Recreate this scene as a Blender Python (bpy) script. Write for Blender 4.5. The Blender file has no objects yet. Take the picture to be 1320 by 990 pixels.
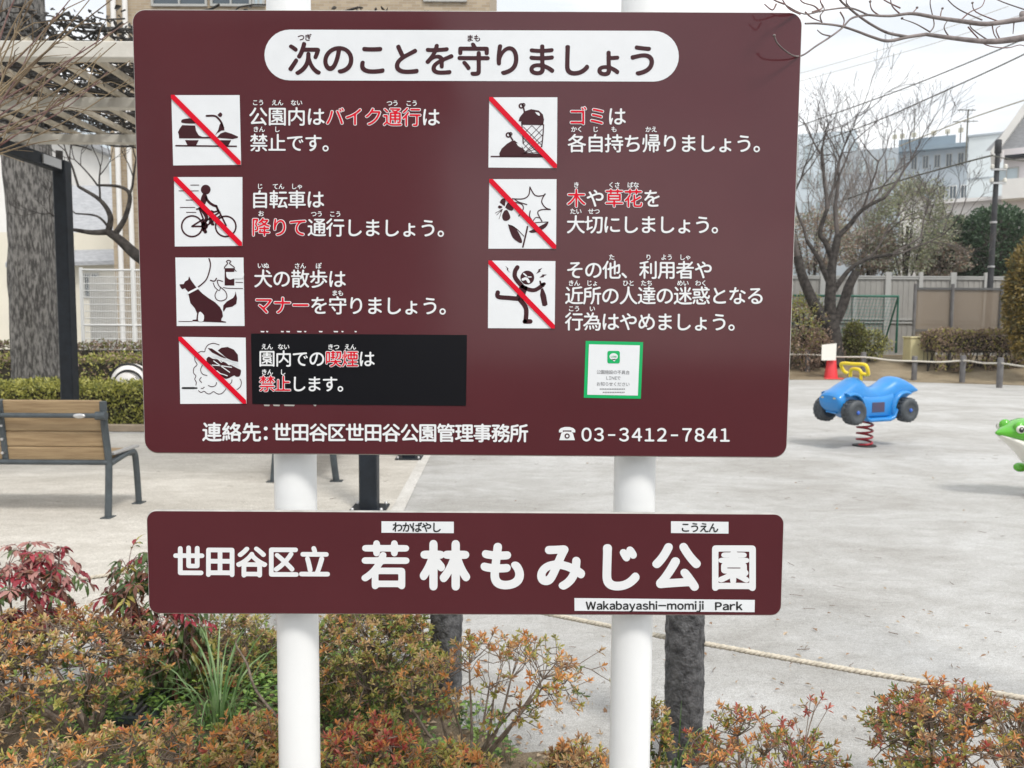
import bpy, math, random
import numpy as np
from mathutils import Vector, Matrix, noise
from mathutils.geometry import tessellate_polygon, delaunay_2d_cdt
R = math.radians
C = bpy.context.scene.collection
SC = bpy.context.scene

# ------------------------------------------------------------------ camera, world, sun, exposure
F = 1000.0; PITCH = 4.25; ROLL = 0.35; CAMZ = 1.55
cam = bpy.data.cameras.new('camera'); cam_o = bpy.data.objects.new('camera', cam); C.objects.link(cam_o)
CM = Matrix.Translation((0, 0, CAMZ)) @ Matrix.Rotation(R(90 - PITCH), 4, 'X') @ Matrix.Rotation(R(ROLL), 4, 'Z')
cam_o.matrix_world = CM
cam.sensor_width = 36; cam.lens = F / 1320 * 36; cam.clip_end = 2000; cam.clip_start = 0.05
cam.dof.use_dof = True; cam.dof.focus_distance = 1.46; cam.dof.aperture_fstop = 9.5
SC.camera = cam_o
SC.view_settings.view_transform = 'Standard'; SC.view_settings.look = 'None'
SC.view_settings.gamma = 1.0; SC.view_settings.exposure = 0.66

SUN_EL, SUN_AZ = 52, 150       # azimuth clockwise from +Y: the sun stands behind the camera, to the right
W = bpy.data.worlds.new('World'); SC.world = W; W.use_nodes = True
nt = W.node_tree; nt.nodes.clear()
def N(t, kind, **kw):
    n = t.nodes.new(kind)
    for k, v in kw.items():
        if k.startswith('i_'): n.inputs[k[2:].replace('_', ' ')].default_value = v
        else: setattr(n, k, v)
    return n
out = N(nt, 'ShaderNodeOutputWorld'); bg = N(nt, 'ShaderNodeBackground'); bg.inputs['Strength'].default_value = 0.1
sky = N(nt, 'ShaderNodeTexSky', sky_type='NISHITA', sun_disc=False)
sky.sun_elevation = R(SUN_EL); sky.sun_rotation = R(SUN_AZ)
tc = N(nt, 'ShaderNodeTexCoord'); mp = N(nt, 'ShaderNodeMapping'); mp.inputs['Scale'].default_value = (1.0, 1.0, 4.5)
nz = N(nt, 'ShaderNodeTexNoise'); nz.inputs['Scale'].default_value = 2.2; nz.inputs['Detail'].default_value = 5; nz.inputs['Roughness'].default_value = .5
nt.links.new(tc.outputs['Generated'], mp.inputs['Vector']); nt.links.new(mp.outputs['Vector'], nz.inputs['Vector'])
cr = N(nt, 'ShaderNodeValToRGB'); e = cr.color_ramp.elements
e[0].position = .4; e[0].color = (5.3, 5.5, 5.7, 1); e[1].position = .64; e[1].color = (8.6, 8.5, 8.3, 1)
nt.links.new(nz.outputs['Fac'], cr.inputs['Fac'])
sep = N(nt, 'ShaderNodeSeparateXYZ'); nt.links.new(tc.outputs['Generated'], sep.inputs[0])
el = N(nt, 'ShaderNodeMapRange'); el.inputs['From Min'].default_value = 0; el.inputs['From Max'].default_value = .75
el.inputs['To Min'].default_value = 1.0; el.inputs['To Max'].default_value = 1.5
nt.links.new(sep.outputs['Z'], el.inputs['Value'])
ml = N(nt, 'ShaderNodeMix', data_type='RGBA', blend_type='MULTIPLY'); ml.inputs[0].default_value = 1
nt.links.new(cr.outputs['Color'], ml.inputs[6]); nt.links.new(el.outputs[0], ml.inputs[7])
mx = N(nt, 'ShaderNodeMix', data_type='RGBA'); mx.inputs[0].default_value = .86
nt.links.new(sky.outputs[0], mx.inputs[6]); nt.links.new(ml.outputs[2], mx.inputs[7])
nt.links.new(mx.outputs[2], bg.inputs['Color']); nt.links.new(bg.outputs[0], out.inputs['Surface'])

sl = bpy.data.lights.new('sun', 'SUN'); sl.energy = 1.5; sl.angle = R(11); sl.color = (1, .96, .9)
so = bpy.data.objects.new('sun', sl); C.objects.link(so)
sd = Vector((math.sin(R(SUN_AZ)) * math.cos(R(SUN_EL)), math.cos(R(SUN_AZ)) * math.cos(R(SUN_EL)), math.sin(R(SUN_EL))))
so.rotation_euler = sd.to_track_quat('Z', 'Y').to_euler()
SC.cycles.max_bounces = 8; SC.cycles.transparent_max_bounces = 16

# ------------------------------------------------------------------ helpers
CAM = Vector((0, 0, CAMZ)); M3 = CM.to_3x3()
def ray(px, py): return M3 @ Vector(((px - 660) / F, (495 - py) / F, -1))
def P(px, py, Y):
    d = ray(px, py); return CAM + d * (Y / d.y)
def G(px, py, z=0.0):
    d = ray(px, py); return CAM + d * ((z - CAMZ) / d.z)

def mat(name, col, rough=.7, var=.0, vs=8.0, bump=0.0, bs=40.0, metal=0.0, spec=.5, col2=None, translucent=0.0, coat=0.0, stretch=(1, 1, 1), detail=4, alpha=1.0, contrast=(.35, .65)):
    m = bpy.data.materials.new(name); m.use_nodes = True
    t = m.node_tree; b = t.nodes['Principled BSDF']; o = t.nodes['Material Output']
    b.inputs['Base Color'].default_value = (*col, 1); b.inputs['Roughness'].default_value = rough
    b.inputs['Metallic'].default_value = metal; b.inputs['Specular IOR Level'].default_value = spec
    if coat: b.inputs['Coat Weight'].default_value = coat; b.inputs['Coat Roughness'].default_value = .06
    tcn = t.nodes.new('ShaderNodeTexCoord'); mpn = t.nodes.new('ShaderNodeMapping'); mpn.inputs['Scale'].default_value = stretch
    t.links.new(tcn.outputs['Object'], mpn.inputs[0])
    if var or col2:
        n = t.nodes.new('ShaderNodeTexNoise'); n.inputs['Scale'].default_value = vs; n.inputs['Detail'].default_value = detail; n.inputs['Roughness'].default_value = .6
        t.links.new(mpn.outputs[0], n.inputs['Vector'])
        r = t.nodes.new('ShaderNodeValToRGB'); r.color_ramp.elements[0].position = contrast[0]; r.color_ramp.elements[1].position = contrast[1]
        a = col if col2 else tuple(c * (1 - var) for c in col); z = col2 if col2 else tuple(min(1, c * (1 + var)) for c in col)
        r.color_ramp.elements[0].color = (*a, 1); r.color_ramp.elements[1].color = (*z, 1)
        t.links.new(n.outputs['Fac'], r.inputs[0]); t.links.new(r.outputs[0], b.inputs['Base Color'])
    if bump:
        n2 = t.nodes.new('ShaderNodeTexNoise'); n2.inputs['Scale'].default_value = bs; n2.inputs['Detail'].default_value = 6
        t.links.new(mpn.outputs[0], n2.inputs['Vector'])
        bp = t.nodes.new('ShaderNodeBump'); bp.inputs['Strength'].default_value = bump; bp.inputs['Distance'].default_value = .02
        t.links.new(n2.outputs['Fac'], bp.inputs['Height']); t.links.new(bp.outputs[0], b.inputs['Normal'])
    sh = b
    if translucent:
        tr = t.nodes.new('ShaderNodeBsdfTranslucent'); ms = t.nodes.new('ShaderNodeMixShader'); ms.inputs[0].default_value = translucent
        if var or col2: t.links.new(r.outputs[0], tr.inputs[0])
        else: tr.inputs[0].default_value = (*col, 1)
        t.links.new(b.outputs[0], ms.inputs[1]); t.links.new(tr.outputs[0], ms.inputs[2]); sh = ms
    if alpha < 1: b.inputs['Alpha'].default_value = alpha
    t.links.new(sh.outputs[0], o.inputs['Surface'])
    return m

def props(o, label=None, cat=None, group=None, kind=None):
    for k, v in (('label', label), ('category', cat), ('group', group), ('kind', kind)):
        if v: o[k] = v
    return o
def thing(name, label, cat, loc=(0, 0, 0), group=None):
    o = bpy.data.objects.new(name, None); C.objects.link(o); o.location = loc; o.empty_display_size = .1
    return props(o, label, cat, group)
def root_loc(p):
    v = Vector((0, 0, 0))
    while p is not None: v += Vector(p.location); p = p.parent
    return v
def copy_tree(o, parent=None):
    c = o.copy(); C.objects.link(c)
    if parent: c.parent = parent
    for ch in list(o.children): copy_tree(ch, c)
    return c

class MB:
    def __init__(s): s.v = []; s.f = []; s.m = []; s.sm = []; s.mats = []
    def mi(s, m):
        if m not in s.mats: s.mats.append(m)
        return s.mats.index(m)
    def add(s, vs, fs, m, smooth=False):
        b = len(s.v); k = s.mi(m); s.v.extend(tuple(v) for v in vs)
        for f in fs: s.f.append([b + i for i in f]); s.m.append(k); s.sm.append(smooth)
    def box(s, c, d, m, rot=None, bevel=0):
        c = Vector(c); x, y, z = d[0] / 2, d[1] / 2, d[2] / 2
        if bevel:
            b = bevel; vs = []
            # chamfered box: 24 verts
            idx = {}
            for sx in (-1, 1):
                for sy in (-1, 1):
                    for sz in (-1, 1):
                        idx[(sx, sy, sz)] = len(vs)
                        vs += [Vector((sx * x, sy * (y - b), sz * (z - b))), Vector((sx * (x - b), sy * y, sz * (z - b))), Vector((sx * (x - b), sy * (y - b), sz * z))]
            g = lambda sx, sy, sz, k: idx[(sx, sy, sz)] + k
            fs = []
            for sg in (-1, 1):
                for k, q in ((0, lambda a, c2: (sg, a, c2)), (1, lambda a, c2: (a, sg, c2)), (2, lambda a, c2: (a, c2, sg))):
                    fs.append([g(*q(-1, -1), k), g(*q(1, -1), k), g(*q(1, 1), k), g(*q(-1, 1), k)])
            for a in (-1, 1):
                for c2 in (-1, 1):
                    fs.append([g(a, c2, -1, 0), g(a, c2, -1, 1), g(a, c2, 1, 1), g(a, c2, 1, 0)])
                    fs.append([g(a, -1, c2, 0), g(a, -1, c2, 2), g(a, 1, c2, 2), g(a, 1, c2, 0)])
                    fs.append([g(-1, a, c2, 1), g(-1, a, c2, 2), g(1, a, c2, 2), g(1, a, c2, 1)])
            for k in idx: fs.append([idx[k], idx[k] + 1, idx[k] + 2])
        else:
            vs = [Vector((a, b, c2)) for a in (-x, x) for b in (-y, y) for c2 in (-z, z)]
            fs = [(0, 1, 3, 2), (4, 6, 7, 5), (0, 4, 5, 1), (2, 3, 7, 6), (0, 2, 6, 4), (1, 5, 7, 3)]
        if rot is not None: vs = [rot @ v for v in vs]
        s.add([c + v for v in vs], fs, m)
    def tube(s, pts, r, m, n=8, caps=True, smooth=True):
        pts = [Vector(p) for p in pts]; k = len(pts)
        if k < 2: return
        rr = r if hasattr(r, '__len__') else [r] * k
        vs = []; up = None
        for i in range(k):
            t = (pts[min(i + 1, k - 1)] - pts[max(i - 1, 0)])
            t = t.normalized() if t.length > 1e-9 else Vector((0, 0, 1))
            if up is None: up = t.orthogonal().normalized()
            else:
                up = up - t * up.dot(t); up = up.normalized() if up.length > 1e-6 else t.orthogonal().normalized()
            w = t.cross(up)
            for j in range(n):
                a = 2 * math.pi * j / n
                vs.append(pts[i] + (up * math.cos(a) + w * math.sin(a)) * rr[i])
        fs = [(i * n + j, i * n + (j + 1) % n, (i + 1) * n + (j + 1) % n, (i + 1) * n + j) for i in range(k - 1) for j in range(n)]
        s.add(vs, fs, m, smooth)
        if caps: s.add(vs[:n], [list(range(n))[::-1]], m); s.add(vs[-n:], [list(range(n))], m)
    def loft(s, rings, m, caps=True, smooth=True, closed=True):
        n = len(rings[0]); vs = [v for r in rings for v in r]; k = len(rings)
        q = n if closed else n - 1
        fs = [(i * n + j, i * n + (j + 1) % n, (i + 1) * n + (j + 1) % n, (i + 1) * n + j) for i in range(k - 1) for j in range(q)]
        s.add(vs, fs, m, smooth)
        if caps: s.add(rings[0], [list(range(n))[::-1]], m); s.add(rings[-1], [list(range(n))], m)
    def lathe(s, prof, m, c=(0, 0, 0), n=20, axis='Z', smooth=True, rot=None):
        c = Vector(c); rings = []
        for r, h in prof:
            ring = []
            for j in range(n):
                a = 2 * math.pi * j / n
                v = Vector((r * math.cos(a), r * math.sin(a), h))
                if axis == 'Y': v = Vector((v.x, v.z, -v.y))
                if axis == 'X': v = Vector((v.z, v.x, v.y))
                if rot is not None: v = rot @ v
                ring.append(c + v)
            rings.append(ring)
        s.loft(rings, m, True, smooth)
    def ball(s, c, r, m, nu=14, nv=9, rot=None):
        r = r if hasattr(r, '__len__') else (r, r, r); c = Vector(c); rings = []
        for i in range(nv + 1):
            th = math.pi * (i + .02) / (nv + .04)
            ring = []
            for j in range(nu):
                v = Vector((r[0] * math.sin(th) * math.cos(2 * math.pi * j / nu), r[1] * math.sin(th) * math.sin(2 * math.pi * j / nu), -r[2] * math.cos(th)))
                ring.append(c + (rot @ v if rot is not None else v))
            rings.append(ring)
        s.loft(rings, m)
    def quad(s, a, b, c, d, m): s.add([a, b, c, d], [(0, 1, 2, 3)], m)
    def leaf(s, p, d, n, L, w, m, fold=.25):
        d = d.normalized(); side = d.cross(n)
        side = side.normalized() if side.length > 1e-6 else d.orthogonal().normalized()
        up = side.cross(d)
        mid = p + d * L * .5
        q = p + d * L * .78 - up * L * .04
        s.add([p, mid + side * w * .48 + up * w * fold, q + side * w * .36 + up * w * fold * .6, p + d * L - up * L * .12, q - side * w * .36 + up * w * fold * .6, mid - side * w * .48 + up * w * fold], [(0, 1, 2, 3), (0, 3, 4, 5)], m)
    def build(s, name, parent=None, loc=None):
        base = root_loc(parent) if parent is not None else Vector(loc or (0, 0, 0))
        me = bpy.data.meshes.new(name)
        me.from_pydata([(v[0] - base.x, v[1] - base.y, v[2] - base.z) for v in s.v], [], s.f)
        for m in s.mats: me.materials.append(m)
        me.polygons.foreach_set('material_index', s.m); me.polygons.foreach_set('use_smooth', s.sm); me.update()
        o = bpy.data.objects.new(name, me); C.objects.link(o)
        if parent is not None: o.parent = parent
        else: o.location = base
        return o

def crom(pts, n=4):
    """Catmull-Rom through a polyline of vectors (any dimension given as Vectors)"""
    pts = [Vector(p) for p in pts]; o = []
    for i in range(len(pts) - 1):
        a = pts[max(i - 1, 0)]; b = pts[i]; c = pts[i + 1]; d = pts[min(i + 2, len(pts) - 1)]
        for k in range(n):
            t = k / n
            o.append(.5 * ((2 * b) + (c - a) * t + (2 * a - 5 * b + 4 * c - d) * t * t + (3 * b - a - 3 * c + d) * t ** 3))
    o.append(pts[-1]); return o
def lerp(a, b, t): return a + (b - a) * t

# ------------------------------------------------------------------ materials
M = {}
M['maroon'] = mat('maroon_panel', (.09, .0215, .0265), .11, spec=.5, var=.05, vs=3)
M['maroon_print'] = mat('maroon_print', (.05, .012, .016), .35, spec=.3)
M['white_print'] = mat('white_print', (.78, .79, .8), .25)
M['panel_white'] = mat('pictogram_white', (.77, .79, .81), .22, var=.02, vs=20)
M['red_print'] = mat('red_print', (.66, .004, .022), .4, spec=.2)
M['black_sticker'] = mat('black_sticker', (.006, .006, .008), .35, spec=.22)
M['black_print'] = mat('black_print', (.015, .015, .015), .4)
M['grey_print'] = mat('grey_print', (.25, .25, .26), .4)
M['green_print'] = mat('green_print', (.0, .42, .12), .3)
M['panel_edge'] = mat('aluminium_edge', (.4, .385, .36), .4, var=.15, vs=30)
M['post_white'] = mat('white_enamel', (.83, .84, .84), .28, var=.015, vs=6, bump=.02, bs=30)
M['bracket'] = mat('galvanised_steel', (.5, .5, .5), .4, metal=.7)
M['dark_steel'] = mat('dark_painted_steel', (.011, .015, .021), .5, spec=.3, var=.25, vs=12)
M['bench_steel'] = mat('bench_cast_metal', (.055, .067, .075), .42, var=.2, vs=10)
M['bench_wood'] = mat('bench_wood', (.24, .16, .083), .55, col2=(.36, .255, .14), vs=5, stretch=(.6, 8, 9), bump=.15, bs=12)
M['label_metal'] = mat('maker_label', (.6, .6, .6), .3, metal=.8)
M['pergola_white'] = mat('weathered_pale_beam', (.5, .48, .43), .7, col2=(.6, .575, .52), vs=4, bump=.1)
M['pergola_strip'] = mat('weathered_batten', (.42, .37, .29), .75, col2=(.58, .52, .42), vs=6, bump=.1)
M['vine'] = mat('vine_stem', (.035, .032, .03), .9, var=.4, vs=6)
M['vine_leaf'] = mat('vine_dead_leaf', (.05, .048, .045), .8, var=.5, vs=3)
M['bark_grey'] = mat('grey_bark', (.045, .042, .039), .9, col2=(.2, .19, .178), vs=13, stretch=(2.2, 2.2, .55), bump=1.0, bs=22, detail=9, contrast=(.42, .6))
M['bark_dark'] = mat('dark_bark', (.022, .019, .018), .95, spec=.2, col2=(.075, .067, .06), vs=9, bump=.6, bs=25)
M['bark_twig'] = mat('bark_twigs', (.085, .072, .066), .9, var=.3, vs=3)
M['bark_far'] = mat('bark_hazed', (.24, .215, .2), .9, var=.3, vs=3)  # distance haze put into the bark colour of the far trees
M['twig_tan'] = mat('tan_twig', (.13, .085, .05), .6, col2=(.29, .22, .13), vs=6)
M['twig_grey'] = mat('grey_twig', (.13, .105, .1), .7, col2=(.26, .22, .21), vs=25)
M['twig_red'] = mat('red_twig', (.17, .075, .07), .65, col2=(.24, .17, .15), vs=25)
M['stem'] = mat('shrub_stem', (.1, .07, .05), .85, col2=(.24, .19, .15), vs=40)
def lf(n, c, c2, tr=.25, rough=.45): return mat(n, c, rough, col2=c2, vs=9, translucent=tr)
M['az_orange'] = lf('leaf_orange', (.54, .21, .06), (.76, .4, .15))
M['az_tan'] = lf('leaf_tan', (.5, .32, .15), (.68, .5, .27))
M['az_olive'] = lf('leaf_olive', (.27, .26, .06), (.5, .46, .14))
M['az_green'] = lf('leaf_green', (.13, .2, .045), (.25, .33, .09))
M['az_red'] = lf('leaf_red', (.42, .07, .06), (.58, .2, .14))
M['az_brown'] = lf('leaf_brown', (.26, .14, .075), (.42, .25, .13))
M['nan_red'] = lf('nandina_red', (.2, .018, .03), (.4, .05, .07), rough=.3)
M['nan_bronze'] = lf('nandina_bronze', (.12, .045, .03), (.25, .12, .07), rough=.3)
M['nan_pink'] = lf('nandina_pink', (.36, .15, .14), (.48, .26, .22), rough=.3)
M['nan_green'] = lf('nandina_green', (.045, .085, .025), (.12, .18, .055), rough=.3)
M['nan_yellow'] = lf('nandina_yellow', (.3, .27, .06), (.45, .38, .1), rough=.3)
M['weed'] = lf('weed_green', (.17, .3, .05), (.36, .52, .13))
M['weed_dark'] = lf('weed_deep_green', (.05, .12, .03), (.12, .2, .06))
M['blade'] = lf('blade_green', (.1, .22, .06), (.34, .46, .22), rough=.35)
M['litter'] = lf('dry_leaf', (.32, .22, .13), (.5, .4, .28), tr=.1)
M['hedge_leaf'] = lf('hedge_leaf', (.27, .28, .05), (.56, .53, .15), tr=.2)
M['hedge_dark'] = lf('hedge_leaf_dark', (.1, .12, .025), (.24, .25, .06), tr=.2)
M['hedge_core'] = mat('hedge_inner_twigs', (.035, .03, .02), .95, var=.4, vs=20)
M['dead_leaf'] = lf('dead_hedge_leaf', (.24, .165, .115), (.42, .31, .23), tr=.15)
M['dead_dark'] = lf('dead_hedge_leaf_dark', (.1, .07, .05), (.22, .155, .11), tr=.15)
M['conifer'] = lf('conifer_green', (.03, .07, .035), (.09, .15, .075), tr=.1)
M['conifer_gold'] = lf('conifer_gold', (.17, .115, .025), (.33, .24, .06), tr=.15)
M['conifer_mid'] = lf('conifer_mid', (.09, .085, .025), (.17, .15, .05), tr=.15)
M['pale_leaf'] = lf('pale_leaf', (.28, .3, .16), (.46, .47, .28), tr=.2)
M['twig_dry'] = lf('dry_twig_leaf', (.2, .165, .14), (.36, .31, .27), tr=.1)
M['grey_green_leaf'] = lf('grey_green_leaf', (.2, .23, .15), (.36, .38, .27), tr=.2)
M['faux_bark'] = mat('moulded_bark_post', (.03, .03, .033), .55, col2=(.13, .13, .135), vs=30, bump=.6, bs=60, detail=6)
M['post_grey'] = mat('grey_post', (.13, .125, .125), .8, var=.2, vs=5)
M['rope'] = mat('rope_fibre', (.55, .5, .41), .85, var=.15, vs=60)
M['rope_far'] = mat('rope_fibre_far', (.6, .57, .5), .85)
M['blue_plastic'] = mat('blue_plastic', (.012, .215, .57), .34, var=.06, vs=4, coat=.3)
M['lamp_sticker'] = mat('faded_lamp_sticker', (.5, .44, .2), .4, var=.2, vs=60)
M['rider_recess'] = mat('rider_recess', (.04, .055, .12), .6, col2=(.07, .05, .09), vs=6)
M['blue_hub'] = mat('blue_hub', (.03, .12, .5), .35)
M['tyre'] = mat('grey_tyre', (.05, .058, .066), .55, var=.15, vs=8)
M['yellow'] = mat('yellow_plastic', (.85, .62, .02), .35)
M['spring_red'] = mat('red_spring', (.33, .012, .025), .4, var=.35, vs=18)
M['frog_green'] = mat('frog_green', (.09, .4, .02), .25, var=.1, vs=5, coat=.4)
M['frog_white'] = mat('frog_white', (.75, .73, .66), .3)
M['cone_red'] = mat('cone_red', (.7, .04, .05), .45)
M['paper'] = mat('laminated_paper', (.72, .7, .64), .3, col2=(.6, .57, .5), vs=14, contrast=(.6, .75))
M['cream_box'] = mat('cream_cabinet', (.6, .54, .31), .5, var=.05)
M['fence_grey'] = mat('grey_metal_fence', (.31, .3, .28), .5, var=.06, vs=2)
M['fence_post'] = mat('grey_fence_post', (.4, .4, .385), .5)
M['fence_dark'] = mat('dark_rail', (.09, .09, .09), .5)
M['green_pipe'] = mat('green_pipe', (.02, .13, .085), .45)
M['net'] = mat('goal_net', (.12, .3, .26), .8)
M['screen'] = mat('brown_mesh_screen', (.25, .2, .15), .85, alpha=.62)
M['white_wire'] = mat('white_wire', (.75, .75, .73), .5)
M['black_rubber'] = mat('black_rubber', (.02, .02, .02), .6)
M['dark_pole'] = mat('weathered_dark_pole', (.035, .036, .04), .7, var=.3, vs=3)
M['cable'] = mat('cable', (.12, .12, .1), .7)
M['cable_pale'] = mat('cable_pale', (.5, .47, .38), .7)
M['glass'] = mat('window_glass', (.05, .07, .085), .08, spec=.8)
M['pale_glass'] = mat('pale_window_glass', (.42, .5, .54), .15, spec=.8)
M['frame_alu'] = mat('window_frame', (.4, .4, .38), .4, metal=.3)
M['white_wall'] = mat('white_render_wall', (.72, .71, .69), .8, var=.04, vs=1)
M['cream_wall'] = mat('cream_render_wall', (.68, .64, .54), .8, var=.04, vs=1)
M['pale_blue_wall'] = mat('pale_blue_grey_wall', (.55, .62, .67), .8, var=.05, vs=.3)  # paleness of the far blocks includes haze put into the colour
M['grey_wall'] = mat('pale_grey_wall', (.58, .63, .65), .8, var=.05, vs=.3)
M['far_grey'] = mat('far_grey_wall', (.33, .38, .42), .85, col2=(.42, .46, .5), vs=.6)
M['far_teal'] = mat('far_teal_band', (.2, .26, .31), .8, var=.1, vs=.4)
M['pink_wall'] = mat('pinkish_white_wall', (.74, .7, .71), .8, var=.03, vs=1)
M['roof_tile'] = mat('grey_roof_tile', (.3, .31, .33), .7, col2=(.42, .43, .45), vs=5, stretch=(1, 1, 4))
M['roof_brown'] = mat('purple_brown_roof', (.24, .2, .22), .7)
M['white_fence'] = mat('pale_fence_panel', (.52, .5, .46), .7, var=.1, vs=2)
M['play_white'] = mat('white_play_shell', (.78, .75, .72), .5)
M['kerb'] = mat('tan_kerb', (.38, .3, .22), .85, var=.15, vs=4)

def brick_mat(name, c1, c2, mortar, scale, bw, rh):
    m = bpy.data.materials.new(name); m.use_nodes = True; t = m.node_tree; b = t.nodes['Principled BSDF']; b.inputs['Roughness'].default_value = .85
    tcn = t.nodes.new('ShaderNodeTexCoord'); s = t.nodes.new('ShaderNodeSeparateXYZ'); a = t.nodes.new('ShaderNodeMath'); a.operation = 'ADD'
    c = t.nodes.new('ShaderNodeCombineXYZ'); k = t.nodes.new('ShaderNodeTexBrick')
    t.links.new(tcn.outputs['Object'], s.inputs[0]); t.links.new(s.outputs['X'], a.inputs[0]); t.links.new(s.outputs['Y'], a.inputs[1])
    t.links.new(a.outputs[0], c.inputs['X']); t.links.new(s.outputs['Z'], c.inputs['Y']); t.links.new(c.outputs[0], k.inputs['Vector'])
    k.inputs['Color1'].default_value = (*c1, 1); k.inputs['Color2'].default_value = (*c2, 1); k.inputs['Mortar'].default_value = (*mortar, 1)
    k.inputs['Scale'].default_value = scale; k.inputs['Brick Width'].default_value = bw; k.inputs['Row Height'].default_value = rh; k.inputs['Mortar Size'].default_value = .006
    t.links.new(k.outputs['Color'], b.inputs['Base Color'])
    return m
M['brick'] = brick_mat('beige_brick', (.31, .24, .16), (.41, .33, .23), (.38, .34, .29), 1.0, .24, .075)

def ground_mat(name, cols, bump=.5, streak=(1, 1, 1), fine=160):
    m = bpy.data.materials.new(name); m.use_nodes = True; t = m.node_tree; b = t.nodes['Principled BSDF']; b.inputs['Roughness'].default_value = .95; b.inputs['Specular IOR Level'].default_value = .15
    tcn = t.nodes.new('ShaderNodeTexCoord'); mpn = t.nodes.new('ShaderNodeMapping'); mpn.inputs['Scale'].default_value = streak
    t.links.new(tcn.outputs['Object'], mpn.inputs[0])
    def nz(sc, det, src, dist=0):
        n = t.nodes.new('ShaderNodeTexNoise'); n.inputs['Scale'].default_value = sc; n.inputs['Detail'].default_value = det; n.inputs['Roughness'].default_value = .65
        n.inputs['Distortion'].default_value = dist; t.links.new(src, n.inputs['Vector']); return n
    def ramp(n, p0, p1, c0, c1):
        r = t.nodes.new('ShaderNodeValToRGB'); r.color_ramp.elements[0].position = p0; r.color_ramp.elements[1].position = p1
        r.color_ramp.elements[0].color = (*c0, 1); r.color_ramp.elements[1].color = (*c1, 1); t.links.new(n.outputs['Fac'], r.inputs[0]); return r
    big = nz(.55, 5, mpn.outputs[0], .6); mid = nz(4.5, 6, mpn.outputs[0], .3); fin = nz(fine, 3, tcn.outputs['Object'])
    r1 = ramp(big, .36, .62, cols[0], cols[1]); r2 = ramp(mid, .3, .66, (.82, .81, .79), (1.05, 1.05, 1.05)); r3 = ramp(fin, .3, .7, (.58, .57, .56), (1.18, 1.18, 1.18))
    a = t.nodes.new('ShaderNodeMix'); a.data_type = 'RGBA'; a.blend_type = 'MULTIPLY'; a.inputs[0].default_value = .8
    t.links.new(r1.outputs[0], a.inputs[6]); t.links.new(r2.outputs[0], a.inputs[7])
    c = t.nodes.new('ShaderNodeMix'); c.data_type = 'RGBA'; c.blend_type = 'MULTIPLY'; c.inputs[0].default_value = .85
    t.links.new(a.outputs[2], c.inputs[6]); t.links.new(r3.outputs[0], c.inputs[7])
    t.links.new(c.outputs[2], b.inputs['Base Color'])
    gr = nz(38, 4, mpn.outputs[0], .2); sp = nz(75, 2, tcn.outputs['Object'])
    r4 = ramp(gr, .3, .68, (.8, .79, .77), (1.08, 1.08, 1.08)); r5 = ramp(sp, .27, .33, (.5, .48, .45), (1, 1, 1)); prev = c
    for rr_, k_ in ((r4, .8), (r5, .6)):
        q_ = t.nodes.new('ShaderNodeMix'); q_.data_type = 'RGBA'; q_.blend_type = 'MULTIPLY'; q_.inputs[0].default_value = k_
        t.links.new(prev.outputs[2], q_.inputs[6]); t.links.new(rr_.outputs[0], q_.inputs[7]); prev = q_
    t.links.new(prev.outputs[2], b.inputs['Base Color'])
    ad = t.nodes.new('ShaderNodeMath'); ad.operation = 'ADD'; t.links.new(mid.outputs['Fac'], ad.inputs[0])
    f2 = t.nodes.new('ShaderNodeMath'); f2.operation = 'MULTIPLY'; f2.inputs[1].default_value = .25; t.links.new(fin.outputs['Fac'], f2.inputs[0]); t.links.new(f2.outputs[0], ad.inputs[1])
    bp = t.nodes.new('ShaderNodeBump'); bp.inputs['Strength'].default_value = bump; bp.inputs['Distance'].default_value = .03
    t.links.new(ad.outputs[0], bp.inputs['Height']); t.links.new(bp.outputs[0], b.inputs['Normal'])
    return m
M['sand'] = ground_mat('pale_gravelly_sand', ((.458, .45, .432), (.598, .6, .594)), .9, (1, 1.6, 1))
M['soil'] = ground_mat('bed_soil', ((.12, .09, .06), (.36, .29, .21)), .9)
M['path'] = ground_mat('worn_paving', ((.555, .527, .477), (.69, .663, .612)), .4, (1, 2, 1))
M['strip'] = ground_mat('pale_kerb_strip', ((.62, .605, .57), (.71, .7, .675)), .3)
M['verge'] = ground_mat('dry_earth_bank', ((.2, .155, .1), (.36, .3, .21)), .8)

# ------------------------------------------------------------------ the setting
def sheet(name, pts, m, z):
    b = MB(); b.add([(x, y, z) for x, y in pts], [list(range(len(pts)))], m)
    return props(b.build(name), kind='structure')
sheet('ground', [(-130, -40), (130, -40), (130, 160), (-130, 160)], M['sand'], 0)
sheet('paved_path', [(-30, 2.2), (-4.2, 2.2), (-1.5, 4.2), (-.96, 4.9), (-1.12, 10.9), (-30, 10.9)], M['path'], .004)
sheet('path_edge', [(-.98, 5.2), (-.87, 5.2), (-1.01, 10.9), (-1.12, 10.9)], M['strip'], .008)
BED = [(-6.5, .5), (.7, .3), (.5, 1.9), (.12, 2.7), (-.22, 3.12), (-1.05, 3.8), (-1.35, 3.75), (-3.2, 2.4), (-5.5, 1.5)]
bed_edge = []
for (ax, ay), (bx_, by_) in zip(BED, BED[1:] + BED[:1]):
    k_ = max(2, int(math.hypot(bx_ - ax, by_ - ay) / .07))
    for i in range(k_):
        x_, y_ = lerp(ax, bx_, i / k_), lerp(ay, by_, i / k_); nv = Vector((x_ * 4, y_ * 4, 1)); bed_edge.append((x_ + .16 * noise.noise(nv) + .05 * noise.noise(nv * 5), y_ + .16 * noise.noise(nv + Vector((9, 3, 0))) + .05 * noise.noise(nv * 5 + Vector((9, 3, 0)))))
sheet('planting_bed', bed_edge, M['soil'], .004)

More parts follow.
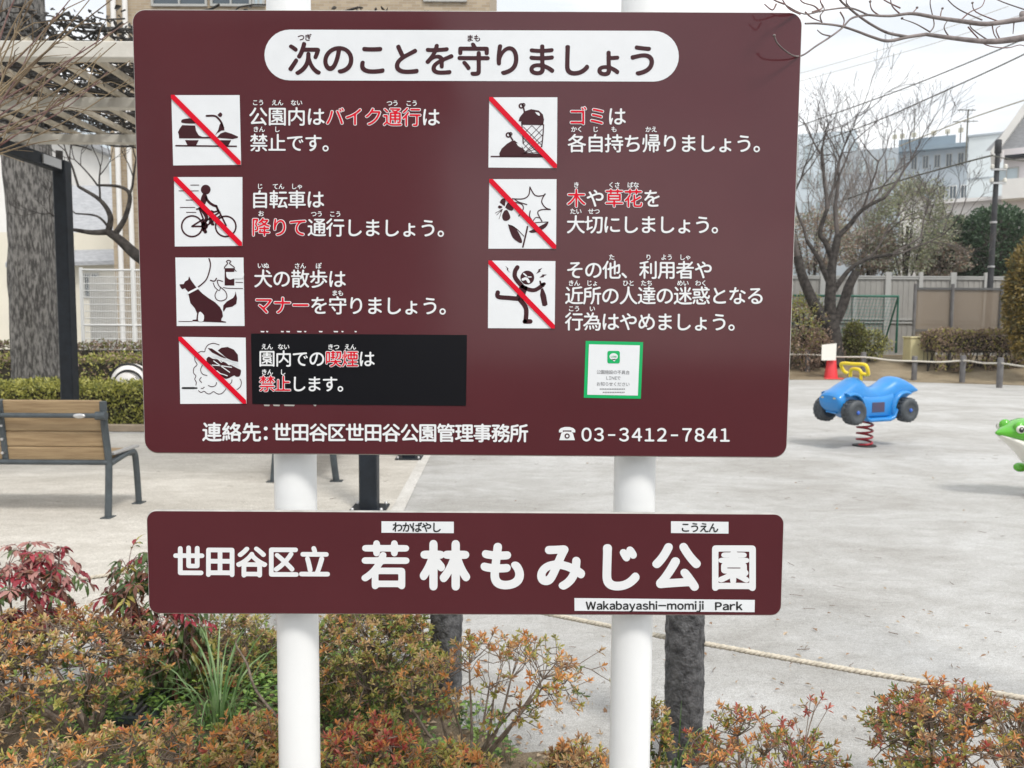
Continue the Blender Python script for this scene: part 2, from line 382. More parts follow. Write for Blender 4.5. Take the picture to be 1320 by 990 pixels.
M['asphalt'] = ground_mat('asphalt', ((.045, .045, .047), (.07, .07, .07)), .3)
sheet('road', [(-130, -30), (130, -30), (130, -.9), (-130, -.9)], M['asphalt'], .004)

# raised bank behind the far rope
bank = MB(); nx, ny = 60, 24; vs = []; fs = []
def bank_front(x): return 23.2 - max(0, (x - 10)) * .42
def bank_z(x, y):
    t = (y - bank_front(x)) / 4.0
    t = max(0, min(1, t)); return .62 * t * t * (3 - 2 * t) + .006
for i in range(nx + 1):
    x = -2 + 44 * i / nx
    for j in range(ny + 1):
        t = j / ny; y = bank_front(x) + 60 * t ** 2.2
        vs.append((x, y, bank_z(x, y) + (.03 * noise.noise(Vector((x * 1.3, y * 1.3, 0))) if 0 < j else 0)))
for i in range(nx):
    for j in range(ny):
        a = i * (ny + 1) + j; fs.append((a, a + ny + 1, a + ny + 2, a + 1))
bank.add(vs, fs, M['verge'], True); props(bank.build('earth_bank'), kind='structure')

# ------------------------------------------------------------------ text engine (outlines rounded and thickened)
_gc = {}
def glyph(ch, w=0.0, rnd=3):
    key = (ch, round(w, 4), rnd)
    if key in _gc: return _gc[key]
    cu = bpy.data.curves.new('t', 'FONT'); cu.body = ch; cu.size = 1
    o = bpy.data.objects.new('t', cu); C.objects.link(o); bpy.context.view_layer.update()
    dg = bpy.context.evaluated_depsgraph_get()
    c = o.evaluated_get(dg).to_curve(dg)
    loops = []
    for sp in c.splines:
        bp = sp.bezier_points; n = len(bp); pts = []
        for i in range(n):
            a, b = bp[i], bp[(i + 1) % n]
            p0, p1, p2, p3 = a.co.xy, a.handle_right.xy, b.handle_left.xy, b.co.xy
            L = (p3 - p0).length; k = max(2, int(L / .018))
            for q in range(k):
                t = q / k; u = 1 - t
                pts.append(p0 * u ** 3 + p1 * 3 * u * u * t + p2 * 3 * u * t * t + p3 * t ** 3)
        # even re-sampling
        n = len(pts); cum = [0]
        for i in range(n): cum.append(cum[-1] + (pts[(i + 1) % n] - pts[i]).length)
        tot = cum[-1]; k = max(10, int(tot / .022)); res = []; j = 0
        for q in range(k):
            s = tot * q / k
            while cum[j + 1] < s: j += 1
            d = cum[j + 1] - cum[j]; res.append(pts[j].lerp(pts[(j + 1) % n], (s - cum[j]) / d if d else 0))
        for _ in range(rnd): res = [(res[i - 1] + res[i] * 2 + res[(i + 1) % len(res)]) / 4 for i in range(len(res))]
        loops.append(res)
    o.evaluated_get(dg).to_curve_clear()
    bpy.data.objects.remove(o); bpy.data.curves.remove(cu)
    area = lambda l: sum(l[i - 1].x * l[i].y - l[i].x * l[i - 1].y for i in range(len(l))) / 2
    if not loops: _gc[key] = ([], [], 0, 0); return _gc[key]
    sgn = 1 if area(max(loops, key=lambda l: abs(area(l)))) > 0 else -1
    if w:
        nl = []
        for l in loops:
            r = []
            for i in range(len(l)):
                t = l[(i + 1) % len(l)] - l[i - 1]
                t = t.normalized() if t.length else Vector((1, 0))
                r.append(l[i] + Vector((t.y, -t.x)) * sgn * w)
            nl.append(r)
        loops = nl
    pts = []; ed = []
    for l in loops:
        b0 = len(pts); pts += [Vector((p.x, p.y)) for p in l]; ed += [(b0 + i, b0 + (i + 1) % len(l)) for i in range(len(l))]
    V, _, Fc, *_ = delaunay_2d_cdt(pts, ed, [], 0, 1e-5)
    v = [(q.x, q.y) for q in V]; va = np.array(v); pa = np.array([(p.x, p.y) for p in pts]); ea = np.array(ed)
    ce = np.array([va[list(f)].mean(0) for f in Fc])
    A_, B_ = pa[ea[:, 0]], pa[ea[:, 1]]
    cr_ = (B_[:, 0] - A_[:, 0])[None] * (ce[:, 1:2] - A_[:, 1][None]) - (ce[:, 0:1] - A_[:, 0][None]) * (B_[:, 1] - A_[:, 1])[None]
    upw = (A_[:, 1][None] <= ce[:, 1:2]) & (B_[:, 1][None] > ce[:, 1:2]) & (cr_ > 0)
    dnw = (A_[:, 1][None] > ce[:, 1:2]) & (B_[:, 1][None] <= ce[:, 1:2]) & (cr_ < 0)
    wn = (upw.sum(1) - dnw.sum(1)) * sgn
    f = [list(t) for t, k in zip(Fc, wn) if k > 0]
    used = sorted({i for t in f for i in t}); mp_ = {i: j for j, i in enumerate(used)}
    v = [v[i] for i in used]; f = [[mp_[i] for i in t] for t in f]
    xs = [a for a, b in v] or [0]
    _gc[key] = (v, f, min(xs), max(xs)); return _gc[key]

SD = 1.43          # distance of the sign's front face
LAY = .0005
def put(mb, ch, cx, cy, em, m, lay, w=0.0, slope=0.0, rnd=3, centre=True):
    """one glyph, its em box centred on photo pixel (cx, cy), laid on the sign face"""
    v, f, x0, x1 = glyph(ch, w, rnd)
    if not v: return
    ox = .5
    pts = [P(cx + (x - ox) * em, cy - (y - .38) * em + (x - ox) * em * slope, SD) for x, y in v]
    mb.add([(p.x, SD - lay * LAY, p.z) for p in pts], f, m)
def line(mb, txt, c0, i1, c1, em, red=(), ruby=(), ry=0, w=.012, colour=None, rub_em=8.0, lay=2):
    """txt with its first glyph centred at c0 and glyph i1 at c1"""
    sl_ = (c1[1] - c0[1]) / max(1, c1[0] - c0[0])
    pos = lambda i: (c0[0] + (c1[0] - c0[0]) * i / i1, c0[1] + (c1[1] - c0[1]) * i / i1)
    for i, ch in enumerate(txt):
        x, y = pos(i)
        if i in red:
            put(mb, ch, x, y, em, M['white_print'], lay, w + .032, sl_); put(mb, ch, x, y, em, M['red_print'], lay + 1, w - .004, sl_)
        else: put(mb, ch, x, y, em, colour or M['white_print'], lay, w, sl_)
    for i, rt in ruby:
        x, y = pos(i); y += ry - c0[1]; n = len(rt)
        for k, ch in enumerate(rt): put(mb, ch, x + (k - (n - 1) / 2) * rub_em * .95, y, rub_em, colour or M['white_print'], lay, .02, sl_, 1)

# ------------------------------------------------------------------ the park sign
pl0 = P(386, 950, 1.502); pr0 = P(812, 950, 1.502)
sign = thing('park_sign', 'maroon and white park rules sign on two white posts, with a separate name board below', 'sign', ((pl0.x + pr0.x) / 2, 1.502, 0))
for px in (386, 812):
    p = P(px, 950, 1.502); b = MB()
    r = .0405
    b.lathe([(r, 0), (r, 2.5), (r * .97, 2.512), (r * .6, 2.525), (.004, 2.53)], M['post_white'], (p.x, 1.502, 0), 40)
    po = b.build('post', sign)
    for py in (110, 480, 690, 760):
        z = P(px, py, 1.47).z; bb = MB()
        bb.box((p.x, 1.4555, z), (.13, .012, .035), M['bracket'], bevel=.003)
        bb.lathe([(r + .002, -.0175), (r + .004, -.0175), (r + .004, .0175), (r + .002, .0175)], M['bracket'], (p.x, 1.502, z), 32)
        bb.build('clamp', po)

def rrect(c, r, n=7):
    """rounded outline (pixels) from corners TL, TR, BR, BL"""
    o = []; c = [Vector(p) for p in c]
    for i in range(4):
        p = c[i]; a = (c[i - 1] - p).normalized(); b = (c[(i + 1) % 4] - p).normalized()
        ce = p + (a + b) * r
        for k in range(n + 1):
            t = k / n * math.pi / 2
            o.append(ce - b * r * math.cos(t) - a * r * math.sin(t))
    return o
def inset(c, d):
    ce = sum((Vector(p) for p in c), Vector((0, 0))) / len(c)
    o = []; c = [Vector(p) for p in c]
    for i in range(len(c)):
        a = (c[i] - c[i - 1]).normalized(); b = (c[(i + 1) % len(c)] - c[i]).normalized()
        o.append(c[i] + (b - a).normalized() * d * 1.414 if (b - a).length > .3 else c[i] + (ce - c[i]).normalized() * d)
    return o
def board(name, corners, rad):
    mb = MB()
    outl = rrect(corners, rad); inn = rrect(inset(corners, 1.3), rad - .9)
    w = lambda pts, y: [Vector((P(p.x, p.y, SD).x, y, P(p.x, p.y, SD).z)) for p in pts]
    r3 = w(outl, SD + .007); r2 = w(outl, SD + .0025); r1 = w(inn, SD)
    n = len(outl)
    mb.loft([r3, r2], M['panel_edge'], caps=False, smooth=False)
    mb.loft([r2, r1], M['panel_edge'], caps=False, smooth=False)
    mb.add(r1, [list(range(n))], M['maroon']); mb.add(r3, [list(range(n))[::-1]], M['panel_edge'])
    return mb.build(name, sign)
big = board('notice_board', [(169.5, 11.5), (1035, 15.5), (1014.5, 590.5), (186, 584.5)], 17)
low = board('name_board', [(188, 657.5), (1011.5, 662), (1007.5, 794), (191.5, 791.5)], 13)

def flat(mb, pts, m, lay):     # polygon in photo pixels on the sign face
    w = [P(x, y, SD) for x, y in pts]
    mb.add([(p.x, SD - lay * LAY, p.z) for p in w], [list(range(len(w)))], m)

# title pill
b = MB(); pill = []
for k in range(17):
    a = math.pi / 2 + math.pi * k / 16; pill.append((373.7 + 32.7 * math.cos(a), 71.0 - 32.7 * math.sin(a)))
for k in range(17):
    a = -math.pi / 2 + math.pi * k / 16; pill.append((842.3 + 32.7 * math.cos(a), 72.6 - 32.7 * math.sin(a)))
flat(b, pill, M['panel_white'], 1)
line(b, '次のことを守りましょう', (392.8, 75.6), 10, (828.3, 77.6), 45, ruby=((0, 'つぎ'), (5, 'まも')), ry=48.3, w=.022, colour=M['maroon_print'], rub_em=9.6, lay=2)
b.build('title_panel', big)

def textpart(fn):
    b = MB(); fn(b); return b.build('lettering', big)
textpart(lambda b: line(b, '公園内はバイク通行は', (333, 150), 9, (555.5, 151), 25.5, (4, 5, 6, 7, 8), ((0, 'こう'), (1, 'えん'), (2, 'ない'), (7, 'つう'), (8, 'こう')), 132.3))
textpart(lambda b: line(b, '禁止です。', (334, 184), 3, (404, 184.3), 24.5, (), ((0, 'きん'), (1, 'し')), 166.7))
textpart(lambda b: line(b, '自転車は', (335.3, 257), 3, (406.7, 257), 25, (), ((0, 'じ'), (1, 'てん'), (2, 'しゃ')), 240.3))
textpart(lambda b: line(b, '降りて通行しましょう。', (336.7, 292.7), 9, (552, 294), 25.2, (0, 1, 2), ((0, 'お'), (3, 'つう'), (4, 'こう')), 275.3))
textpart(lambda b: line(b, '犬の散歩は', (339.5, 359), 4, (434.6, 359.4), 25, (), ((0, 'いぬ'), (2, 'さん'), (3, 'ぽ')), 342.4))
textpart(lambda b: line(b, 'マナーを守りましょう。', (340.2, 393.2), 9, (554.5, 394.2), 25.2, (0, 1, 2), ((4, 'まも'),), 377.2))
textpart(lambda b: line(b, 'ゴミは', (744.6, 149.9), 2, (795.2, 150), 25.5, (0, 1)))
textpart(lambda b: line(b, '各自持ち帰りましょう。', (743.6, 184.7), 9, (959, 185), 25.3, (), ((0, 'かく'), (1, 'じ'), (2, 'も'), (4, 'かえ')), 166.7))
textpart(lambda b: line(b, '木や草花を', (742.9, 255.5), 4, (840.5, 255.6), 25.2, (0, 2, 3), ((0, 'き'), (2, 'くさ'), (3, 'ばな')), 238.4))
textpart(lambda b: line(b, '大切にしましょう。', (742.2, 289.3), 7, (905.6, 289.6), 25.2, (), ((0, 'たい'), (1, 'せつ')), 272.4))
textpart(lambda b: line(b, 'その他、利用者や', (741.2, 347.7), 7, (906.7, 347.9), 25, (), ((2, 'た'), (4, 'り'), (5, 'よう'), (6, 'しゃ')), 331.4))
textpart(lambda b: line(b, '近所の人達の迷惑となる', (740, 380.9), 10, (973.6, 381), 25, (), ((0, 'きん'), (1, 'じょ'), (3, 'ひと'), (4, 'たち'), (6, 'めい'), (7, 'わく')), 364.8))
textpart(lambda b: line(b, '行為はやめましょう。', (740, 414.3), 8, (927, 415), 25, (), ((0, 'こう'), (1, 'い')), 397.8))
def contact(b):
    line(b, '連絡先', (273.5, 556.6), 2, (324.5, 556.8), 26, w=.02); put(b, '：', 349, 556.9, 25, M['white_print'], 2, .03)
    line(b, '世田谷区世田谷公園管理事務所', (363.5, 557), 13, (669, 558.2), 25, w=.02)
textpart(contact)
def number(b):
    line(b, '０３　３４１２　７８４１', (756, 559.7), 11, (934, 560.4), 22.5, w=.018)
    for i in (2, 7):
        x, y = 756 + 178 * i / 11, 560.6 + .7 * i / 11; flat(b, [(x - 4.6, y - 1.1), (x + 4.6, y - 1.1), (x + 4.6, y + 1.1), (x - 4.6, y + 1.1)], M['white_print'], 2)
textpart(number)
def phone(b):     # telephone mark: base, dial, handset
    c = Vector((731, 559.3)); W_ = M['white_print']
    flat(b, [(c.x - 7.5, c.y - 1), (c.x - 4, c.y - 3), (c.x + 4, c.y - 3), (c.x + 7.5, c.y - 1), (c.x + 10, c.y + 8), (c.x - 10, c.y + 8)], W_, 2)
    hand = [(-10.5, -2), (-10.5, -5), (-8, -7.5), (-3, -9), (3, -9), (8, -7.5), (10.5, -5), (10.5, -2), (5.5, -2), (5.5, -4.6), (-5.5, -4.6), (-5.5, -2)]
    q = [(c.x + x, c.y + y) for x, y in hand]
    for quad_ in ((0, 1, 2, 11), (2, 3, 10, 11), (3, 4, 9, 10), (4, 5, 8, 9), (5, 6, 7, 8)): flat(b, [q[i] for i in quad_], W_, 2)
    flat(b, [(c.x + 3.4 * math.cos(k * math.pi / 8), c.y + 2.6 + 3.4 * math.sin(k * math.pi / 8)) for k in range(16)], M['maroon_print'], 3)
    flat(b, [(c.x + 1.7 * math.cos(k * math.pi / 8), c.y + 2.6 + 1.7 * math.sin(k * math.pi / 8)) for k in range(16)], W_, 4)
b = MB(); phone(b); b.build('telephone_mark', big)

# black patch over the smoking line, slivers of the covered lettering peeping out
b = MB()
for x, w_ in ((336, 5), (343, 3), (362, 4), (369, 5), (383, 6), (392, 3), (411, 5), (430, 6), (440, 3), (457, 3)):
    flat(b, [(x, 426.6), (x + w_, 426.8), (x + w_ - .6, 428.4), (x + .6, 428.2)], M['white_print'], 1)
for x, w_ in ((340, 8), (352, 9), (366, 14), (404, 4)):
    flat(b, [(x, 521.4), (x + w_, 521.7), (x + w_ - .8, 523.6), (x + 1, 523.4)], M['panel_edge'], 1)
flat(b, [(323.8, 430), (601.9, 431.8), (600.8, 523), (325.5, 520.6)], M['black_sticker'], 2)
line(b, '園内での喫煙は', (344.5, 462), 6, (473, 462.4), 22.5, (4, 5), ((0, 'えん'), (1, 'ない'), (4, 'きつ'), (5, 'えん')), 446.8, lay=3)
line(b, '禁止します。', (344.7, 494.4), 4, (425.5, 494.8), 22, (0, 1), ((0, 'きん'), (1, 'し')), 479.4, lay=3)
b.build('cover_sticker', big)['label'] = 'black rectangular sticker covering an older line'

# green bordered contact sticker
b = MB()
TL, TR, BR, BL = (755, 439.4), (829, 441), (826, 514), (752.5, 512.7)
def bil(cs, u, v):
    a = Vector(cs[0]).lerp(Vector(cs[1]), u); d = Vector(cs[3]).lerp(Vector(cs[2]), u); return a.lerp(d, v)
cs = (TL, TR, BR, BL); q = lambda u, v: tuple(bil(cs, u, v))
flat(b, [q(0, 0), q(1, 0), q(1, 1), q(0, 1)], M['green_print'], 1)
flat(b, [q(.058, .058), q(.945, .058), q(.945, .945), q(.058, .945)], M['panel_white'], 2)
ic = bil(cs, .495, .275); ih = 8.0
flat(b, [tuple(p) for p in rrect([(ic.x - ih, ic.y - ih), (ic.x + ih, ic.y - ih), (ic.x + ih, ic.y + ih), (ic.x - ih, ic.y + ih)], 2.4, 4)], M['green_print'], 3)
flat(b, [(ic.x + 5.4 * math.cos(k * math.pi / 12), ic.y - .7 + 4.4 * math.sin(k * math.pi / 12)) for k in range(24)], M['panel_white'], 4)
flat(b, [(ic.x - 2.8, ic.y + 2.6), (ic.x + 3.6, ic.y + 2.2), (ic.x + .6, ic.y + 5.6)], M['panel_white'], 4)
for k, ch in enumerate('ＬＩＮＥ'): put(b, ch, ic.x - 3.0 + k * 2.0, ic.y - .7, 2.6, M['green_print'], 5, .03, 0, 0)
line(b, '公園施設の不具合', (771.5, 479.3), 7, (809, 480), 5.6, colour=M['grey_print'], lay=3, w=.005)
line(b, 'ＬＩＮＥで', (782.5, 487), 4, (797.5, 487.2), 5.4, colour=M['grey_print'], lay=3, w=.005)
line(b, 'お知らせください', (771.5, 494.6), 7, (809, 495.2), 5.6, colour=M['grey_print'], lay=3, w=.005)
for x0, x1, y in ((773, 808, 501.4), (777, 807.5, 505.6)):
    n = int((x1 - x0) / 2.2)
    for k in range(n): flat(b, [(x0 + k * 2.2, y - .7), (x0 + k * 2.2 + 1.6, y - .7), (x0 + k * 2.2 + 1.6, y + .7), (x0 + k * 2.2, y + .7)], M['grey_print'], 3)
b.build('notice_sticker', big)['label'] = 'small white sticker with a green border and green badge'

# pictograms ---------------------------------------------------------------
class Pic:
    def __init__(s, corners, view):
        s.c = corners; s.vx, s.vy = view; s.mb = MB(); s.l = 2
        flat(s.mb, corners, M['panel_white'], 1)
    def px(s, x, y): return (s.vx + x * 100 / 990, s.vy + y * 100 / 990)
    def poly(s, pts, m, lay=2, smooth=True):
        if smooth: pts = [tuple(v) for v in crom([Vector(p) for p in pts] + [Vector(pts[0])], 5)[:-1]]
        q = [s.px(*p) for p in pts]
        tri = tessellate_polygon([[Vector((x, y, 0)) for x, y in q]])
        w = [P(x, y, SD) for x, y in q]
        s.mb.add([(p.x, SD - lay * LAY, p.z) for p in w], [list(t) for t in tri], m)
    def circ(s, x, y, r, m, lay=2, ry=None, n=28):
        flat(s.mb, [s.px(x + r * math.cos(k * 2 * math.pi / n), y + (ry or r) * math.sin(k * 2 * math.pi / n)) for k in range(n)], m, lay)
    def ring(s, x, y, r, w, m, lay=2, a0=0, a1=360):
        s.stroke([(x + r * math.cos(R(a0 + (a1 - a0) * k / 32)), y + r * math.sin(R(a0 + (a1 - a0) * k / 32))) for k in range(33)], w, m, lay, False)
    def stroke(s, pts, w, m, lay=2, smooth=True):
        p = [Vector(a) for a in pts]
        if smooth and len(p) > 2: p = crom(p, 5)
        n = len(p); L = []; Rr = []
        ws = w if hasattr(w, '__len__') else None
        for i in range(n):
            t = p[min(i + 1, n - 1)] - p[max(i - 1, 0)]; t = t.normalized() if t.length else Vector((1, 0))
            ww = (lerp(ws[0], ws[1], i / (n - 1)) if ws else w) / 2
            nrm = Vector((-t.y, t.x)) * ww; L.append(p[i] + nrm); Rr.append(p[i] - nrm)
        v = [s.px(*a) for a in L + Rr]; w3 = [P(x, y, SD) for x, y in v]
        s.mb.add([(a.x, SD - lay * LAY, a.z) for a in w3], [(i, i + 1, n + i + 1, n + i) for i in range(n - 1)], m)
        ww = (ws[0] if ws else w) / 2
        if ww > 8:
            s.circ(p[0].x, p[0].y, ww, m, lay + .1, n=12); s.circ(p[-1].x, p[-1].y, (ws[1] if ws else w) / 2, m, lay + .1, n=12)
    def slash(s):
        c = [Vector(a) for a in s.c]; k = .052
        tl, tr, br, bl = c
        flat(s.mb, [tuple(tl), tuple(tl.lerp(tr, k)), tuple(br.lerp(tr, k)), tuple(br), tuple(br.lerp(bl, k)), tuple(tl.lerp(bl, k))], M['red_print'], 5)
    def done(s): return s.mb.build('pictogram', big)
Bk = M['maroon_print']; Wh = M['panel_white']
# scooter
p = Pic([(221, 122.7), (309, 122.7), (311, 212.6), (223.4, 213.3)], (216, 118))
p.poly([(175, 380), (200, 355), (300, 345), (360, 375), (370, 405), (290, 410), (190, 400)], Bk)
p.poly([(190, 430), (355, 435), (365, 500), (400, 560), (450, 580), (600, 580), (640, 600), (150, 598), (145, 545), (135, 520), (160, 470)], Bk, smooth=False)
p.stroke([(500, 312), (600, 312), (650, 345), (690, 400), (715, 470)], 24, Bk)
p.poly([(690, 390), (730, 495), (690, 500), (640, 530), (610, 560), (650, 490), (665, 430)], Bk, smooth=False)
p.poly([(640, 300), (675, 268), (700, 290), (690, 320), (665, 325)], Bk)
p.poly([(630, 590), (680, 535), (740, 515), (820, 540), (900, 575), (900, 592), (830, 607)], Bk, smooth=False)
p.poly([(225, 622), (400, 622), (365, 690), (260, 690)], Bk, smooth=False); p.poly([(640, 622), (815, 622), (775, 695), (680, 695)], Bk, smooth=False)
p.stroke([(110, 692), (880, 700)], 18, Bk, smooth=False); p.slash(); p.done()
# cyclist
p = Pic([(224.5, 228.3), (312.6, 228.3), (312.6, 317), (225.5, 317.8)], (219, 223))
p.circ(460, 213, 62, Bk)
p.poly([(425, 265), (460, 265), (480, 320), (450, 400), (400, 440), (385, 430), (400, 320)], Bk)
p.stroke([(455, 290), (490, 360), (545, 405), (595, 425)], 32, Bk); p.stroke([(595, 420), (620, 490)], 26, Bk)
p.ring(285, 680, 132, 20, Bk); p.ring(715, 682, 130, 20, Bk)
for q_ in ([(345, 462), (385, 455)], [(375, 450), (430, 590)], [(610, 450), (720, 670)], [(285, 680), (420, 595)], [(285, 682), (430, 682)], [(420, 595), (440, 690)], [(450, 620), (640, 500)], [(450, 690), (650, 540)], [(560, 500), (620, 485)]): p.stroke(q_, 20, Bk, smooth=False)
p.stroke([(400, 440), (500, 520), (545, 490), (520, 590), (545, 650)], 40, Bk); p.stroke([(400, 450), (470, 570), (430, 660), (455, 750)], 44, Bk)
p.stroke([(410, 720), (465, 755)], 26, Bk, smooth=False); p.stroke([(510, 630), (560, 660)], 24, Bk, smooth=False); p.circ(445, 675, 45, Bk)
for x0, x1, y in ((265, 375, 155), (115, 370, 229), (205, 320, 346), (130, 325, 440), (210, 340, 503)): p.stroke([(x0, y), (x1, y)], 9, Bk, smooth=False)
p.slash(); p.done()
# dog on a lead with bottle and bag
p = Pic([(226.2, 332), (314, 332), (315.4, 420.2), (228, 420.2)], (222, 327))
p.poly([(95, 392), (150, 388), (165, 355), (205, 335), (218, 290), (240, 335), (310, 430), (330, 450), (390, 510), (470, 570), (550, 620), (610, 680), (640, 735), (650, 800), (630, 830), (630, 855), (690, 868), (690, 880), (260, 862), (262, 845), (310, 840), (320, 760), (290, 695), (235, 630), (215, 540), (200, 480), (165, 440), (130, 455), (110, 430)], Bk, smooth=False)
p.poly([(345, 750), (365, 742), (400, 775), (410, 800), (400, 860), (340, 860), (335, 800)], Wh, 3)
p.stroke([(205, 505), (330, 440)], 26, Wh, 3, False)
p.poly([(650, 720), (655, 660), (700, 610), (780, 565), (805, 520), (810, 480), (830, 570), (820, 640), (770, 675), (690, 690), (660, 740)], Bk, smooth=False)
p.stroke([(470, 58), (490, 130), (475, 230), (430, 340), (330, 430)], 16, Bk)
p.stroke([(85, 865), (260, 865)], 8, Bk, smooth=False)
p.poly([(672, 185), (795, 185), (795, 405), (672, 405)], Bk, smooth=False); p.poly([(690, 235), (780, 235), (905, 225), (905, 310), (790, 320), (740, 330), (700, 300)], Wh, 3)
p.stroke([(668, 190), (675, 165), (710, 125), (695, 100), (720, 85), (750, 100), (735, 125), (790, 170), (795, 190)], 12, Bk)
p.stroke([(790, 190), (830, 232), (905, 235)], 9, Bk); p.stroke([(800, 312), (905, 308)], 12, Bk, smooth=False); p.stroke([(810, 365), (905, 368)], 8, Bk, smooth=False); p.stroke([(650, 430), (720, 442), (905, 445)], 9, Bk)
p.stroke([(575, 470), (548, 530), (570, 585), (625, 602), (685, 580), (700, 530), (670, 470), (600, 410), (580, 340), (650, 355)], 11, Bk); p.stroke([(485, 338), (540, 350), (570, 310)], 14, Bk); p.stroke([(525, 370), (550, 430), (600, 470), (620, 430)], 10, Bk)
p.done()
# cigarette smoke and litter
p = Pic([(230.7, 434.2), (316.8, 435.2), (317.9, 520.2), (232.5, 520.6)], (225, 428))
p.poly([(555, 235), (600, 200), (680, 190), (760, 225), (810, 290), (815, 380), (740, 365), (670, 335)], Bk, smooth=False)
p.poly([(425, 205), (480, 210), (560, 265), (660, 330), (640, 345), (560, 300), (480, 260)], Bk, smooth=False)
p.poly([(410, 340), (440, 315), (490, 340), (550, 350), (640, 385), (740, 430), (810, 465), (850, 490), (835, 560), (790, 570), (760, 555), (690, 590), (640, 590), (560, 520), (480, 430), (420, 390)], Bk)
for z_ in ([(500, 365), (710, 515)], [(480, 420), (600, 430), (735, 450)], [(490, 300), (560, 345), (600, 385), (640, 365), (700, 420), (750, 400), (820, 435)], [(540, 490), (590, 530), (630, 540), (680, 560)], [(500, 295), (820, 400)]): p.stroke(z_, 12, Wh, 3, False)
p.stroke([(575, 165), (500, 143), (430, 165), (395, 215), (385, 250), (330, 250), (270, 300), (262, 360), (290, 415), (250, 460), (245, 520), (275, 560), (260, 600), (280, 640), (275, 680)], 9, Bk)
p.stroke([(305, 745), (340, 770), (380, 755), (420, 785), (460, 785), (500, 760), (550, 788), (600, 785), (640, 750), (660, 720)], 9, Bk)
p.stroke([(360, 420), (335, 480), (360, 535), (420, 555)], 9, Bk); p.stroke([(345, 575), (322, 610), (350, 645)], 9, Bk); p.stroke([(430, 680), (480, 698), (525, 680), (540, 640)], 9, Bk); p.stroke([(835, 595), (855, 640), (840, 700), (795, 735)], 9, Bk); p.stroke([(735, 605), (730, 640), (705, 665)], 9, Bk); p.stroke([(340, 715), (360, 720), (385, 700)], 9, Bk)
p.stroke([(105, 714), (255, 714)], 24, M['black_print'], smooth=False); p.stroke([(268, 714), (285, 714)], 20, M['black_print'], smooth=False)
p.slash(); p.done()
# rubbish bags
p = Pic([(630.7, 125.5), (718.5, 125.5), (717.8, 216.8), (629.6, 216)], (625, 120))
p.poly([(505, 235), (590, 207), (690, 225), (740, 275), (755, 340), (745, 410), (470, 405), (468, 365), (430, 358), (445, 310)], Bk, smooth=False)
p.stroke([(470, 370), (485, 560), (490, 650)], 14, Bk); p.stroke([(750, 400), (740, 560), (725, 690)], 14, Bk)
for k in range(6):
    x = 470 + k * 62
    p.stroke([(max(485, x - 190), 415 + (max(485, x - 190) - (x - 190)) * 1.0 + 0), (min(735, x + 130), 735)] if False else [(490, 430 + k * 72), (min(735, 490 + (770 - 430 - k * 72) / 1.0), min(770, 430 + k * 72 + 245))], 7, Bk, smooth=False)
    p.stroke([(735, 430 + k * 72 - 40), (max(495, 735 - 245), min(775, 430 + k * 72 + 205))], 7, Bk, smooth=False)
p.stroke([(600, 415), (735, 550)], 7, Bk, smooth=False); p.stroke([(600, 415), (495, 520)], 7, Bk, smooth=False)
p.poly([(640, 245), (690, 255), (700, 290), (670, 280)], Wh, 3)
p.poly([(345, 610), (380, 605), (480, 690), (520, 770), (760, 775), (790, 810), (190, 808), (185, 770), (215, 710), (280, 650)], Bk, smooth=False)
p.poly([(400, 640), (445, 655), (475, 700), (430, 680)], Wh, 3)
for x, y in ((475, 165), (310, 535)):
    p.ring(x - 10, y, 26, 18, Bk); p.ring(x + 18, y - 12, 18, 14, Bk)
p.stroke([(490, 175), (505, 240)], 20, Bk, smooth=False); p.stroke([(320, 545), (355, 600)], 20, Bk, smooth=False)
p.stroke([(75, 810), (780, 815)], 16, Bk, smooth=False); p.slash(); p.done()
# picked flower
p = Pic([(630.7, 231), (717.4, 231), (716.8, 320.6), (629.6, 320.6)], (625, 226))
p.poly([(190, 345), (215, 305), (260, 300), (255, 390), (225, 375)], Bk); p.poly([(260, 410), (290, 355), (340, 350), (370, 400), (350, 450), (300, 440)], Bk)
p.poly([(165, 405), (185, 385), (225, 405), (190, 425)], Bk); p.poly([(250, 450), (290, 450), (325, 540), (280, 580), (235, 570), (222, 510)], Bk)
for a in ((130, 485), (150, 510), (180, 560), (200, 470)): p.stroke([(225, 430), a], 6, Bk, smooth=False)
p.poly([(295, 625), (380, 660), (450, 770), (475, 850), (440, 860), (360, 800), (320, 710)], Bk); p.stroke([(310, 635), (400, 680), (500, 780)], 10, Bk)
p.stroke([(545, 655), (520, 770), (485, 915)], 20, Bk)
p.poly([(560, 715), (640, 680), (740, 630), (810, 595), (780, 660), (690, 715), (600, 735)], Bk); p.stroke([(600, 610), (700, 600), (810, 595)], 10, Bk)
p.stroke([(345, 300), (490, 300), (560, 250), (575, 150)], 14, Bk); p.stroke([(572, 145), (640, 255), (740, 260), (775, 235)], 14, Bk); p.stroke([(770, 235), (725, 330), (770, 410), (840, 438)], 14, Bk); p.stroke([(840, 436), (720, 440), (675, 480), (730, 590)], 14, Bk)
p.stroke([(380, 305), (430, 340), (540, 375)], 13, Bk); p.stroke([(380, 345), (470, 370), (490, 430), (430, 525)], 13, Bk); p.stroke([(580, 450), (570, 520), (600, 570)], 13, Bk); p.stroke([(610, 590), (650, 540), (700, 545)], 11, Bk)
p.slash(); p.done()
